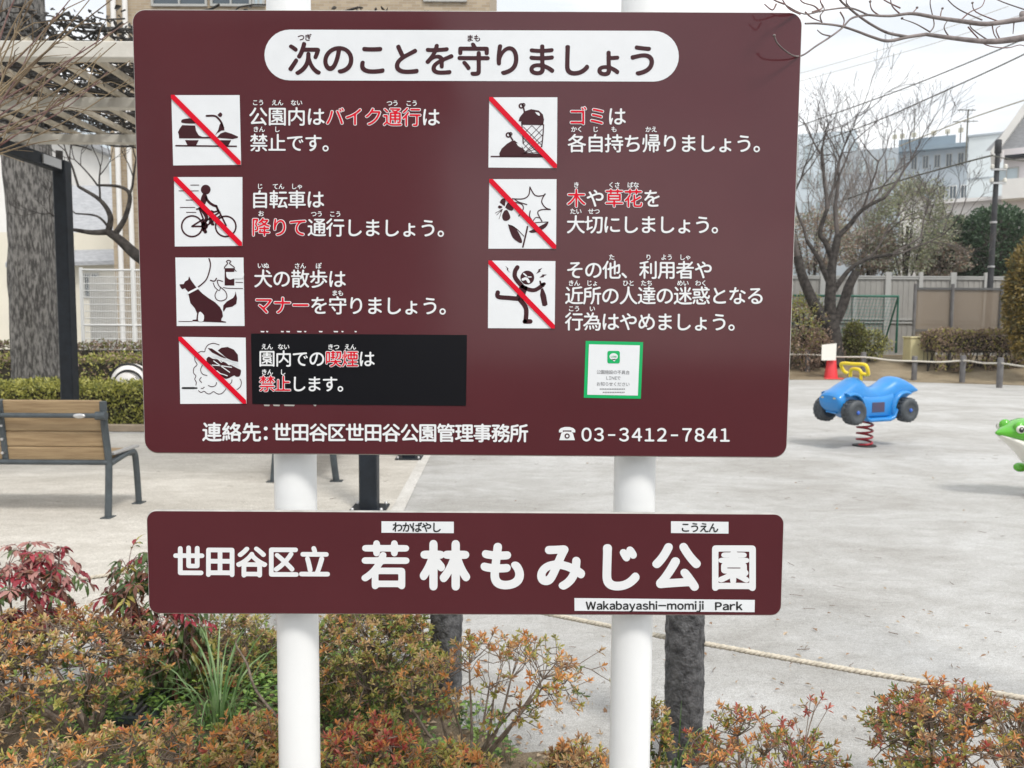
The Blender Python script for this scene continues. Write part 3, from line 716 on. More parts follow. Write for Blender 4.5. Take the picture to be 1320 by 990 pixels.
# nuisance figure
p = Pic([(629.6, 335.9), (716, 336.6), (715, 423.4), (629, 423)], (623, 330))
p.circ(562, 275, 88, Bk)
p.stroke([(435, 145), (405, 200), (410, 280), (500, 390)], 56, Bk); p.stroke([(500, 390), (590, 430), (670, 430), (760, 370)], 50, Bk)
p.poly([(460, 390), (560, 390), (540, 480), (510, 570), (415, 560), (440, 470)], Bk)
p.stroke([(440, 545), (330, 535), (190, 520), (185, 465)], 56, Bk); p.stroke([(470, 560), (545, 670), (540, 830)], 58, Bk); p.stroke([(530, 835), (600, 835)], 58, Bk, smooth=False)
p.stroke([(735, 370), (725, 325)], 22, Bk, smooth=False); p.stroke([(750, 365), (778, 355)], 40, Bk, smooth=False)
p.poly([(735, 420), (762, 410), (800, 500), (820, 620), (790, 640), (755, 635), (725, 500)], Bk, smooth=False)
p.stroke([(515, 225), (550, 255)], 18, Wh, 3, False); p.stroke([(565, 268), (615, 268)], 14, Wh, 3, False); p.stroke([(505, 300), (550, 290), (580, 330)], 34, Wh, 3)
for z_ in ([(280, 125), (320, 160), (315, 180), (348, 220), (300, 175), (305, 160)], [(755, 150), (720, 190), (735, 195), (675, 228), (705, 185), (700, 175)], [(815, 238), (770, 255), (775, 268), (715, 275), (755, 245), (750, 235)]): p.poly(z_, Bk, smooth=False)
p.slash(); p.done()

# name board lettering
b = MB(); line(b, '世田谷区立', (243.5, 723.4), 4, (405.5, 724.2), 41.5, w=.035, lay=1); b.build('lettering', low)
b = MB()
for ch, x, y in (('若', 497, 728), ('林', 573.7, 728.6), ('も', 648.5, 729), ('み', 723, 729.3), ('じ', 797.5, 729.7), ('公', 871.5, 730.2), ('園', 946, 731)):
    put(b, ch, x, y, 65 if ch not in '園' else 63, M['white_print'], 1, .045 if ch not in '園若' else .03, .003, 4)
b.build('lettering', low)
def plate(cs, fn):
    b = MB(); flat(b, cs, M['panel_white'], 1); fn(b); return b.build('reading_plate', low)
plate([(491.8, 671.8), (585, 672.4), (585, 687.2), (491.8, 686.6)], lambda b: line(b, 'わかばやし', (512.5, 679.2), 4, (562.5, 679.5), 14, colour=M['black_print'], w=.022))
plate([(864.9, 671.8), (939, 672.6), (939, 687.8), (864.9, 687)], lambda b: line(b, 'こうえん', (883.5, 679.5), 3, (919.5, 680), 13.5, colour=M['black_print'], w=.022))
def romaji(b):
    def run(txt, x0, x1, y, em):
        tot = 0; gl = []
        for ch in txt:
            f_ = chr(ord(ch) + 0xFEE0) if ch != '-' else '－'
            v, f, a, z = glyph(f_, .03, 1); gl.append((f_, a, z)); tot += (z - a) + .07
        k = (x1 - x0) / (tot * em - .07 * em); x = x0
        for f_, a, z in gl:
            if f_ == 'ｊ': x -= .1 * em * k
            v, f, _, _ = glyph(f_, .03, 1)
            pts = [P(x + (u - a) * em * k, y - (w_ - .38) * em, SD) for u, w_ in v]
            b.add([(q_.x, SD - 2 * LAY, q_.z) for q_ in pts], f, M['black_print']); x += ((z - a) + .07) * em * k
    run('Wakabayashi-momiji', 755, 908.5, 780.3, 13.2); run('Park', 921.5, 957, 781, 13.2)
plate([(740.4, 770.8), (972.9, 773.2), (972.6, 789), (740.6, 787.2)], romaji)

# ------------------------------------------------------------------ plants
def rvec(rng): 
    while True:
        v = Vector((rng.uniform(-1, 1), rng.uniform(-1, 1), rng.uniform(-1, 1)))
        if .05 < v.length < 1: return v.normalized()
def pick(rng, pal):
    t = rng.random() * sum(w for _, w in pal)
    for m, w in pal:
        t -= w
        if t <= 0: return M[m]
    return M[pal[-1][0]]

GR = [('az_olive', 3), ('az_green', 3), ('nan_green', 2.2), ('az_tan', .6)]
def shrub(name, label, cat, group, base, c, rad, tips, pal, L=.022, wd=.34, per=9, stems=7, seed=1, inner=.45, tm=1.75, green=True, spikes=(), zmin=-.7, stem_mat='stem', sr=.006, lump=.22, cluster=True, plain=None):
    rng = random.Random(seed); base = Vector(base); c = Vector(c); rad = Vector(rad)
    t = thing(name, label, cat, base, group); sb = MB(); fb = MB(); SM = M[stem_mat]
    nodes = []
    for k in range(stems):
        a = 2 * math.pi * (k + rng.random() * .7) / stems
        end = c + Vector((math.cos(a) * rad.x * rng.uniform(.3, .7), math.sin(a) * rad.y * rng.uniform(.3, .7), rad.z * rng.uniform(-.25, .35)))
        mid = base.lerp(end, .5) + Vector((rng.uniform(-.1, .1) * rad.x, rng.uniform(-.1, .1) * rad.y, -rad.z * .12))
        pts = crom([base + Vector((rng.uniform(-.02, .02), rng.uniform(-.02, .02), 0)), mid, end], 5)
        r0 = sr * rng.uniform(1.0, 1.6)
        sb.tube(pts, [lerp(r0, sr * .45, i / (len(pts) - 1)) for i in range(len(pts))], SM, 6)
        nodes += pts[3:]
    tl = []; tips = int(tips * tm)
    while len(tl) < tips:
        v = rvec(rng)
        if v.z < zmin: continue
        lum = 1 + lump * noise.noise(Vector((v.x * 2.3 + seed, v.y * 2.3, v.z * 2.3)))
        s_ = rng.uniform(inner, 1) ** .6 * lum
        p_ = c + Vector((v.x * rad.x, v.y * rad.y, v.z * rad.z)) * s_
        if p_.z < .03: continue
        tl.append(p_)
    tl += [Vector(s_) for s_ in spikes]
    sec = []
    for i, p_ in enumerate(tl):
        n0 = min(nodes, key=lambda q_: (q_ - p_).length_squared + (0 if q_.z < p_.z else .02))
        if sec and rng.random() < .6:
            n1 = min(sec[-60:], key=lambda q_: (q_ - p_).length_squared)
            if (n1 - p_).length < (n0 - p_).length: n0 = n1
        d = p_ - n0; m1 = n0.lerp(p_, .55) + rvec(rng) * d.length * .1 + Vector((0, 0, -d.length * .06))
        sb.tube([n0, m1, p_], [sr * .32, sr * .26, sr * .17], SM, 4, caps=False); sec.append(m1)
        ax = ((p_ - m1).normalized() + Vector((0, 0, .55)) + rvec(rng) * .35).normalized()
        u = ax.orthogonal().normalized(); w_ = ax.cross(u); mm = pick(rng, pal)
        n = max(3, int(per * rng.uniform(.65, 1.25)))
        hi_ = (p_.z - c.z) / rad.z
        if green and rng.random() > .5 + hi_ * .75: mm = pick(rng, GR)      # older inner leaves stay green, some darkened to paint in inner shade
        for j in range(n):
            a = j * 2.4 + rng.random() * .9; lev = min(1, max(0, j / n + rng.uniform(-.15, .15)))
            out_ = (u * math.cos(a) + w_ * math.sin(a))
            d_ = (out_ * lerp(.95, .25, lev) + ax * lerp(.3, 1, lev) + rvec(rng) * .3).normalized()
            st = p_ - ax * L * .6 * (1 - lev)
            m_ = mm if rng.random() < .72 else pick(rng, pal)
            fb.leaf(st, d_, ax, L * rng.uniform(.7, 1.2), L * wd * rng.uniform(.8, 1.2), m_)
    sb.build('stems', t); fb.build('foliage', t)
    return t
def shrub_px(name, label, cat, group, cx, cy, rx, ry, d, tips, pal, basepx=None, depth=1.0, **kw):
    c = P(cx, cy, d); k = d / F
    b = Vector((c.x, d, 0)) if basepx is None else Vector((P(basepx, 900, d).x, d, 0))
    return shrub(name, label, cat, group, b, c, (rx * k, rx * k * depth, ry * k), tips, pal, **kw)
AZ = 'azalea shrubs in the planting bed'
OR = [('az_orange', 3.4), ('az_tan', 4), ('az_olive', 2.4), ('az_brown', 1.2), ('az_red', .3)]
OL = [('az_olive', 4), ('az_tan', 2.5), ('az_green', 2), ('az_orange', .7), ('az_brown', 1.5)]
RD = [('az_red', 2), ('az_orange', 2.6), ('az_brown', 2), ('az_olive', 2.6), ('az_green', .6)]
shrub_px('azalea_shrub', 'broad orange tinged azalea at the left edge, under the red nandina', 'shrub', AZ, 62, 858, 150, 68, 2.75, 520, OR, 118, seed=3, per=10, stems=9, sr=.008)
shrub_px('azalea_shrub', 'dense olive azalea right of the left sign post, tallest in the bed', 'shrub', AZ, 476, 850, 100, 78, 3.02, 640, OL, 470, seed=5, per=10, stems=8, inner=.5)
shrub_px('azalea_shrub', 'dull olive azalea behind the long grass blades, left of the left sign post', 'shrub', AZ, 300, 846, 72, 58, 3.3, 300, OL, seed=8, per=9)
shrub_px('azalea_shrub', 'leggy half bare azalea with grey forked stems between the two sign posts', 'shrub', AZ, 640, 884, 122, 62, 2.55, 170, [('az_orange', 3), ('az_brown', 2), ('az_olive', 2), ('az_tan', 2)], 605, seed=11, per=9, stems=9, inner=.6, tm=1.4, zmin=-.1, sr=.006,
         spikes=[P(775, 838, 2.6), P(778, 858, 2.6), P(790, 880, 2.6), P(690, 826, 2.6), P(668, 832, 2.6), P(640, 828, 2.6), P(560, 838, 2.55), P(738, 900, 2.6), P(745, 915, 2.6)])
shrub_px('azalea_shrub', 'low orange azalea at the bottom edge, just left of the left sign post', 'shrub', AZ, 318, 975, 60, 55, 2.05, 190, OR, seed=14, L=.0205)
shrub_px('azalea_shrub', 'low bright orange azalea in the bottom left corner', 'shrub', AZ, 130, 1012, 175, 52, 1.95, 330, OR, seed=15, L=.0205)
shrub_px('azalea_shrub', 'reddish azalea at the bottom edge, just right of the left sign post', 'shrub', AZ, 480, 988, 84, 60, 2.0, 300, RD, seed=17, L=.0205)
shrub_px('azalea_shrub', 'small low olive and rust azalea at the bottom edge, under the leggy one', 'shrub', AZ, 590, 1004, 58, 40, 2.05, 130, [('az_orange', 2), ('az_tan', 2), ('az_olive', 3), ('az_red', .6)], seed=18, L=.0205)
shrub_px('azalea_shrub', 'low brownish azalea at the bottom edge in front of the leggy one', 'shrub', AZ, 745, 1005, 60, 52, 2.1, 150, [('az_orange', 2), ('az_brown', 3), ('az_olive', 3), ('az_tan', 2)], seed=19, L=.0205)
shrub_px('azalea_shrub', 'narrow olive azalea between the right sign post and the thick bark post', 'shrub', AZ, 838, 955, 32, 62, 2.45, 90, OL, seed=21, L=.0205)
shrub_px('azalea_shrub', 'sparse red tipped azalea right of the thick bark post', 'shrub', AZ, 985, 988, 118, 64, 2.3, 320, RD, 960, seed=23, inner=.3, tm=1.2, L=.0205,
         spikes=[P(1045, 900, 2.3), P(1052, 905, 2.3), P(1060, 898, 2.3), P(1036, 908, 2.3), P(1040, 918, 2.3), P(1068, 912, 2.3)])
shrub_px('azalea_shrub', 'bushy red brown azalea in the bottom right corner', 'shrub', AZ, 1252, 962, 132, 72, 2.15, 560, [('az_brown', 3.4), ('az_orange', 2), ('az_red', 1.3), ('az_olive', 2), ('az_tan', 1.6)], seed=25, L=.0205, per=9, tm=1.35)

def nandina(label, cx, cy, rx, ry, d, n, pal, seed):
    rng = random.Random(seed); c = P(cx, cy, d); k = d / F
    t = thing('nandina_shrub', label, 'shrub', (c.x, d, 0), 'nandina shrubs by the rope'); sb = MB(); fb = MB()
    canes = []
    for i in range(6):
        top = c + Vector((rng.uniform(-.5, .5) * rx * k, rng.uniform(-.5, .5) * rx * k, rng.uniform(0, .7) * ry * k))
        pts = crom([Vector((c.x + rng.uniform(-.05, .05), d + rng.uniform(-.05, .05), 0)), Vector((c.x, d, 0)).lerp(top, .55), top], 5)
        sb.tube(pts, [.006 - .003 * j / len(pts) for j in range(len(pts))], M['stem'], 6); canes += pts[6:]
    for i in range(n):
        v = rvec(rng)
        if v.z < -.6: continue
        e_ = c + Vector((v.x * rx * k, v.y * rx * k, v.z * ry * k)) * rng.uniform(.45, 1) * (1 + .25 * noise.noise(v * 2 + Vector((seed, 0, 0))))
        n0 = min(canes, key=lambda q_: (q_ - e_).length)
        m1 = n0.lerp(e_, .5) + Vector((0, 0, .03)); pts = crom([n0, m1, e_], 3)
        sb.tube(pts, .0014, M['twig_red'], 4, caps=False)
        mm = pick(rng, pal); dr = (e_ - m1).normalized(); sd_ = dr.cross(Vector((0, 0, 1))); sd_ = sd_.normalized() if sd_.length > .01 else Vector((1, 0, 0))
        for q_ in range(7):
            f_ = q_ / 6; st = m1.lerp(e_, .2 + .8 * f_)
            sgn_ = 1 if q_ % 2 else -1
            dd = (dr * .55 + sd_ * sgn_ * .8 * (1 if q_ < 6 else 0) + Vector((0, 0, rng.uniform(-.75, .15))) + rvec(rng) * .2).normalized()
            Lf = rng.uniform(.034, .055); m_ = mm if rng.random() < .75 else pick(rng, pal)
            # two-segment leaflet that droops at its tip
            nn = (Vector((0, 0, 1)) + rvec(rng) * .4).normalized(); side = dd.cross(nn).normalized(); up = side.cross(dd)
            w_ = Lf * .36; a0 = st; a1 = st + dd * Lf * .4; a2 = st + dd * Lf * .75 - up * Lf * .08; a3 = st + dd * Lf - up * Lf * .22
            fb.add([a0, a1 + side * w_ * .5 + up * w_ * .18, a1, a1 - side * w_ * .5 + up * w_ * .18, a2 + side * w_ * .34 + up * w_ * .1, a2, a2 - side * w_ * .34 + up * w_ * .1, a3],
                   [(0, 1, 2), (0, 2, 3), (1, 4, 5, 2), (2, 5, 6, 3), (4, 7, 5), (5, 7, 6)], m_)
    sb.build('canes', t); fb.build('foliage', t)
nandina('red leaved nandina at the left edge, above the broad orange azalea', 22, 768, 92, 68, 3.0, 230, [('nan_red', 3.2), ('nan_pink', 2.4), ('nan_bronze', 2), ('nan_green', 1.6)], 4)
nandina('dark bronze and green nandina partly behind the left end of the name board', 205, 770, 78, 80, 3.15, 240, [('nan_bronze', 3), ('nan_red', 1.5), ('nan_green', 3.4), ('nan_yellow', .6)], 9)
nandina('low dark green nandina under the left end of the name board', 230, 850, 50, 55, 3.1, 130, [('nan_green', 4), ('nan_bronze', 2), ('nan_yellow', .7)], 13)

# long grass clump
def clump(label, px, d, n, L, seed, ms=('blade', 'weed_dark')):
    rng = random.Random(seed); c = P(px, 900, d); c.z = 0; b = MB()
    for i in range(n):
        a = rng.uniform(0, 6.28); o = Vector((math.cos(a), math.sin(a), 0)); l = L * rng.uniform(.5, 1.15); sp = rng.uniform(.2, .85)
        p0 = c + o * rng.uniform(0, .08); pts = []; side_ = Vector((-o.y, o.x, 0)) * rng.uniform(-1, 1)
        for k in range(8):
            t = k / 7; pts.append(p0 + o * l * sp * t ** 1.8 + side_ * (t ** 2 * .08) + Vector((0, 0, l * (t - .78 * sp * t * t * t))))
        sd_ = Vector((-o.y, o.x, 0)); w0 = rng.uniform(.005, .010); vs = []
        for k, q_ in enumerate(pts):
            w_ = w0 * (1 - (k / 7) ** 2) * .5 + .0004; vs += [q_ - sd_ * w_, q_ + Vector((0, 0, -w_ * .5)), q_ + sd_ * w_]
        fs = []
        for k in range(7): fs += [(3 * k, 3 * k + 1, 3 * k + 4, 3 * k + 3), (3 * k + 1, 3 * k + 2, 3 * k + 5, 3 * k + 4)]
        b.add(vs, fs, M[ms[0] if rng.random() < .75 else ms[1]], True)
    o_ = b.build('grass_clump', None, c); props(o_, label, 'grass', 'clumps of long grass')
clump('clump of long arching green blades left of the left sign post', 283, 2.85, 38, .52, 2)
clump('short tuft of green blades at the foot of the thick bark post', 868, 2.45, 12, .3, 6)

# ground cover and litter
def inside(x, y, poly):
    r = False
    for i in range(len(poly)):
        (x0, y0), (x1, y1) = poly[i - 1], poly[i]
        if (y0 > y) != (y1 > y) and x < (x1 - x0) * (y - y0) / (y1 - y0) + x0: r = not r
    return r
rng = random.Random(77); b = MB()
for i in range(15000):
    y = rng.uniform(1.5, 3.9); x = rng.uniform(-.75, .75) * y
    if not inside(x, y, BED): continue
    dens = noise.noise(Vector((x * 1.7, y * 1.7, 3))) - .02 - max(0, x + .15) * .9
    if rng.random() > .5 + dens * 1.4: continue
    h = rng.uniform(.02, .1); o = Vector((x, y, .004)); t = o + Vector((rng.uniform(-.03, .03), rng.uniform(-.03, .03), h))
    b.tube([o, t], .0009, M['weed_dark'], 3, False)
    for k in range(rng.randint(3, 5)):
        d = rvec(rng); d.z = abs(d.z) * .3; b.leaf(t - Vector((0, 0, rng.random() * h * .4)), d, Vector((0, 0, 1)), rng.uniform(.016, .034), rng.uniform(.01, .02), M['weed'] if rng.random() < .62 else M['weed_dark'], .1)
props(b.build('ground_cover'), 'bright green weeds carpeting the soil under the azaleas', 'ground cover', kind='stuff')
b = MB()
for i in range(11200):
    if i < 9500:
        y = rng.uniform(1.4, 4.2); x = rng.uniform(-.8, .8) * y
        if not inside(x, y, BED) and rng.random() > (.4 if y < 3.2 and x < .5 else .05): continue
    else:
        y = 3 + rng.random() ** 2 * 8; x = rng.uniform(-.6, .7) * y
        if rng.random() > .1: continue
    d = rvec(rng); d.z *= .35; L_ = rng.uniform(.01, .035)
    b.leaf(Vector((x, y, .012)), d, Vector((0, 0, 1)) + rvec(rng) * .5, L_, L_ * rng.uniform(.3, .6), M['litter'] if rng.random() < .75 else M['az_brown'])
props(b.build('leaf_litter'), 'dry fallen leaves scattered over the soil and sand', 'leaf litter', kind='stuff')

rng = random.Random(99); b = MB()
for i in range(230):
    y = 2.6 + rng.random() ** 1.6 * 11; x = rng.uniform(-.62, .72) * y; a = rng.uniform(0, 6.28); L_ = rng.uniform(.01, .04); o = Vector((x, y, .012)); d = Vector((math.cos(a), math.sin(a), 0))
    b.tube([o - d * L_, o + Vector((-d.y, d.x, 0)) * L_ * .15, o + d * L_], rng.uniform(.001, .0022), M['stem'], 4, False)
props(b.build('twig_litter'), 'tiny broken twigs scattered on the sand', 'twig litter', kind='stuff')

# drain grate in the bed
c = G(165, 918, .0); t = thing('drain_grate', 'dark slotted metal drain grate among the azaleas at lower left', 'drain', (c.x, c.y, 0))
b = MB()
for s_ in (-1, 1): b.box((c.x + s_ * .14, c.y, .025), (.02, .24, .024), M['bench_steel']); b.box((c.x, c.y + s_ * .11, .025), (.26, .02, .024), M['bench_steel'])
b.build('frame', t); b = MB()
for k in range(9): b.box((c.x - .112 + k * .028, c.y, .036), (.012, .2, .012), M['post_grey'])
b.build('grating', t)

# dead twigs leaning in the bed
def twig(label, pts, r, m='stem', group='fallen and leaning twigs'):
    b = MB(); q = crom(pts, 4); b.tube(q, [lerp(r, r * .4, i / (len(q) - 1)) for i in range(len(q))], M[m], 6)
    p0 = q[0]; o = b.build('twig', None, (p0.x, p0.y, max(0, p0.z))); props(o, label, 'twig', group)
twig('dead grey twig leaning against the dark bush left of the left sign post', [P(362, 930, 2.7), P(330, 890, 2.75), P(318, 855, 2.8), P(304, 830, 2.85), P(312, 815, 2.85)], .006)
twig('thin grey stem bending low among weeds right of the left sign post', [P(600, 975, 2.7), P(560, 955, 2.75), P(535, 920, 2.8), P(510, 885, 2.8), P(505, 870, 2.8)], .007)

# ------------------------------------------------------------------ near rope fence
def bark_post(px, d, w_px, label, ztop):
    c = P(px, 900, d); r = w_px / F * d / 2; b = MB(); rings = []; n = 44
    for i in range(61):
        z = ztop * i / 60; ring = []
        for j in range(n):
            a = 2 * math.pi * j / n; q = Vector((math.cos(a), math.sin(a), 0))
            dsp = .006 * max(0, noise.noise(Vector((q.x * 11 + px, q.y * 11, z * 34))) - .12) + .006 * noise.noise(Vector((q.x * 3.2 + px, q.y * 3.2, z * 4))) + .003 * noise.noise(Vector((q.x * 9, q.y * 9 + px, z * 26))) + .004 * abs(noise.noise(Vector((q.x * 18, q.y * 18, z * 45))))
            rr = (r + dsp) * (1 if i < 60 else .9); ring.append(Vector((c.x, d, 0)) + q * rr + Vector((0, 0, z)))
        rings.append(ring)
    b.loft(rings, M['faux_bark']); o = b.build('rope_post', None, (c.x, d, 0))
    return props(o, label, 'post', 'bark textured posts of the near rope fence')
bark_post(881, 2.7, 49, 'thick dark bark textured post just right of the right sign post', .68)
bark_post(575, 3.2, 41, 'dark bark textured post behind the leggy azalea', .68)
bark_post(383, 3.8, 34, 'dark bark textured corner post hidden behind the left sign post', .68)
def rope(name, label, pts, r, m, strands=3, pitch=.05, group=None):
    q = crom(pts, 14); b = MB()
    cum = 0; lines_ = [[] for _ in range(strands)]; fine = []
    for i in range(len(q) - 1):
        L_ = (q[i + 1] - q[i]).length; k = max(1, int(L_ / .009))
        fine += [q[i].lerp(q[i + 1], j / k) for j in range(k)]
    for i, p_ in enumerate(fine):
        t = (fine[min(i + 1, len(fine) - 1)] - fine[max(0, i - 1)]).normalized(); u = t.cross(Vector((0, 0, 1))).normalized(); v = u.cross(t)
        if i: cum += (fine[i] - fine[i - 1]).length
        for s_ in range(strands):
            a = 2 * math.pi * (cum / pitch + s_ / strands); lines_[s_].append(p_ + (u * math.cos(a) + v * math.sin(a)) * r * .5)
    for l in lines_: b.tube(l, r * .58, m, 6)
    o = b.build(name); return props(o, label, 'rope', group)
A = lambda px, py, d: P(px, py, d)
rope('rope', 'pale twisted rope strung through the dark bark posts near the sign', [A(1560, 945, 2.0), A(1320, 900, 2.3), A(1110, 866, 2.48), A(905, 829, 2.68), A(862, 822, 2.72), A(735, 797, 2.95), A(592, 768, 3.18), A(560, 762, 3.22), A(470, 738, 3.5), A(383, 712, 3.8), A(260, 722, 3.62), A(154, 739, 3.46), A(83, 751, 3.33), A(-150, 800, 2.9)], .0098, M['rope'])

# ------------------------------------------------------------------ benches
def make_bench():
    t = thing('park_bench', 'slatted wooden park bench with dark metal frame, seen from behind at the left edge', 'bench', (0, 0, 0), 'park benches under the pergola')
    Wd, St = M['bench_wood'], M['bench_steel']; L = 1.66
    # local: faces +y, x along the length, rear legs at y=0
    for z, h in ((.883, .124), (.757, .124), (.631, .124), (.512, .11)):
        y = .0 - (z - .45) * .1 + .03
        b = MB(); b.box((0, y, z), (L - .06, .032, h), Wd, Matrix.Rotation(R(6), 3, 'X'), bevel=.008); b.build('back_slat', t)
    for k in range(4):
        b = MB(); b.box((0, .12 + k * .105, .47), (L - .06, .095, .034), Wd, bevel=.006); b.build('seat_slat', t)
    for x in (-L / 2, L / 2):
        b = MB()
        b.tube(crom([Vector((x, -.055, .94)), Vector((x, -.045, .75)), Vector((x, 0, .47)), Vector((x, -.01, .25)), Vector((x, -.035, .0))], 6), .028, St, 8)
        b.box((x, -.035, .006), (.08, .1, .012), St); b.build('rear_leg', t)
        b = MB()
        b.tube(crom([Vector((x, .02, .43)), Vector((x, .3, .47)), Vector((x, .42, .455)), Vector((x, .455, .3)), Vector((x, .48, 0))], 6), .026, St, 8)
        b.box((x, .48, .006), (.08, .1, .012), St); b.build('front_leg', t)
        b = MB(); b.box((x, .26, .505), (.05, .42, .022), M['bracket'], bevel=.005); b.build('arm_cap', t)
    b = MB(); b.box((0, -.0, .7), (.05, .05, .5), St, Matrix.Rotation(R(6), 3, 'X'), bevel=.008)
    for k in range(4): b.lathe([(.012, 0), (.012, .03), (.004, .036)], M['label_metal'], (0, -.03, .52 + k * .11), 8, 'Y')
    b.build('centre_support', t)
    b = MB(); b.tube([(-L / 2, -.09, .83), (L / 2, -.09, .83)], .02, St, 10)
    for x in (-L / 2, L / 2, 0): b.tube([(x - .04, -.09, .83), (x + .04, -.09, .83)], .034, St, 10); b.tube([(x, -.09, .83), (x, -.04, .83)], .02, St, 8)
    r = b.build('back_rail', t); b = MB(); b.ball((L / 2 - .16, -.112, .83), (.05, .01, .02), M['label_metal'], 14, 6); b.build('maker_label', r)
    b = MB(); b.tube([(-L / 2, -.01, .445), (L / 2, -.01, .445)], .022, St, 8); b.tube([(-L / 2, .45, .44), (L / 2, .45, .44)], .018, St, 8); b.build('lower_rail', t)
    return t
bench = make_bench()
g = G(139, 668); bench2 = copy_tree(bench)
bench.location = (g.x - .83, g.y + .04, 0)
bench2['label'] = 'park bench whose curved legs show between the two boards, behind the left sign post'
n1 = G(345, 620); n2 = G(425, 620)
bench2.scale = (1.08, 1.2, 1.05); bench2.rotation_euler.z = R(94); bench2.location = (n2.x - .03, n2.y + .86, 0)

# ------------------------------------------------------------------ pergola
t = thing('pergola', 'park pergola with dark steel posts and pale battens at upper left', 'pergola', (-3.2, 7.6, 0))
PX = (P(90, 500, 9.2).x, P(476, 620, 6.45).x)
for x, y in ((PX[0], 9.2), (PX[0], 6.55), (PX[1], 6.45), (PX[1], 9.0)):
    b = MB(); b.box((x, y, 1.72), (.15, .15, 3.44), M['dark_steel'], bevel=.012); pp = b.build('post', t)
    b = MB(); b.box((x, y, .012), (.3, .3, .02), M['dark_steel'], bevel=.004)
    for sx in (-.12, .12):
        for sy in (-.12, .12): b.lathe([(.014, .02), (.014, .04), (.003, .045)], M['bracket'], (x + sx, y + sy, 0), 6)
    b.build('base_plate', pp)
for x in PX:
    b = MB(); b.box((x, 7.38, 3.37), (.1, 3.7, .14), M['dark_steel'], bevel=.008); b.build('side_beam', t)
b = MB(); b.box((PX[0] + .062, 8.9, 3.37), (.02, .34, .1), M['bracket']); b.build('bracket_plate', t)
for y in (5.75, 7.08, 8.42):
    b = MB(); b.box((-3.6, y, 3.505), (6.2, .1, .12 if y < 6 else .09), M['pergola_white'], bevel=.008); b.build('cross_beam', t)
k = 0; x = -6.5
while x < -.6:
    b = MB(); b.box((x, 7.35, 3.592), (.045, 3.2, .045), M['pergola_strip'], bevel=.004); b.build('batten', t); x += .297
# climbing vine on top
rng = random.Random(5); t = thing('climbing_vine', 'leafless tangled climbing vine matted over the pergola roof', 'vine', (-5.6, 9.1, 0)); b = MB(); f_ = MB()
b.tube(crom([Vector((-5.55, 9.55, 0)), Vector((-5.5, 9.5, 1.2)), Vector((-5.5, 9.52, 2.4)), Vector((-5.4, 9.4, 3.6))], 8), .04, M['vine'], 8)
for i in range(620):
    p_ = Vector((rng.uniform(-6.8, -.5), rng.uniform(5.8, 9.0), rng.uniform(3.62, 3.8))); a = rng.uniform(0, 6.28); pts = [p_]
    for k in range(6):
        a += rng.uniform(-.7, .7); p_ = p_ + Vector((math.cos(a), math.sin(a), rng.uniform(-.25, .25))) * rng.uniform(.1, .2); p_.z = min(3.84, max(3.62, p_.z)); p_.y = max(5.75, p_.y); pts.append(p_)
    b.tube(pts, rng.choice((.006, .009, .013)), M['vine'], 5)
for i in range(16000):
    y = rng.uniform(5.75, 9.1); p_ = Vector((rng.uniform(-6.8, -.5), y, rng.uniform(3.62, 3.83)))
    if noise.noise(p_ * 1.6) < -.18: continue
    f_.leaf(p_, rvec(rng), rvec(rng), rng.uniform(.03, .065), rng.uniform(.02, .04), M['vine_leaf'])
b.build('stems', t); f_.build('foliage', t)

# ------------------------------------------------------------------ trees
def limb(b, p0, d, L, r, lev, rng, m, up=.12, split=3, tips=None, n=6, wig=.16, minr=.004, ratio=.72):
    pts = [p0]; dd = d.normalized(); p_ = p0; segs = 4
    for k in range(segs):
        dd = (dd + rvec(rng) * wig + Vector((0, 0, up))).normalized(); p_ = p_ + dd * L / segs; pts.append(p_)
    re = max(minr, r * .62); rs = [lerp(r, re, k / segs) for k in range(segs + 1)]
    b.tube(pts, rs, m, max(3, n), caps=lev == 0)
    if lev == 0:
        if tips is not None: tips.append((pts[-1], dd))
        return
    for k in range(split):
        a = rng.uniform(.3, .85); o = (rvec(rng)); o = (o - dd * o.dot(dd)).normalized()
        q = pts[-1] if k < 2 else pts[rng.choice((2, 3))]
        limb(b, q, dd * math.cos(a) + o * math.sin(a), L * ratio * rng.uniform(.8, 1.15), re * rng.uniform(.7, .9), lev - 1, rng, m, up, split, tips, n - 1, wig, minr, ratio)

# big grey trunk at the left
rng = random.Random(8); c = P(46, 420, 12.6)
t = thing('big_tree', 'large grey barked tree trunk standing behind the hedge at the left edge', 'tree', (c.x, 12.6, 0))
b = MB(); rings = []
for i in range(121):
    z = i / 120 * 8.0; ring = []
    cx = P(52, 480, 12.6).x + (P(36, 230, 12.6).x - P(52, 480, 12.6).x) * min(1.3, (z - .5) / 3.2)
    r = (.345 + .2 * math.exp(-z * 3.5)) * (1 - .012 * z)
    for j in range(90):
        a = 2 * math.pi * j / 90; q = Vector((math.cos(a), math.sin(a), 0))
        ring.append(Vector((cx, 12.6, z)) + q * (r + .05 * noise.noise(Vector((q.x * 1.5, q.y * 1.5, z * .5))) + .045 * abs(noise.noise(Vector((q.x * 6, q.y * 6, z * .8)))) + .02 * noise.noise(Vector((q.x * 13, q.y * 13, z * 2.5)))))
    rings.append(ring)
b.loft(rings, M['bark_grey']); b.build('trunk', t)
b = MB()
for k in range(5): limb(b, Vector((cx, 12.6, 7.3 + k * .1)), Vector((math.cos(k * 1.3), math.sin(k * 1.3), .9)), 2.2, .2, 4, rng, M['bark_grey'], .05)
b.build('branches', t)

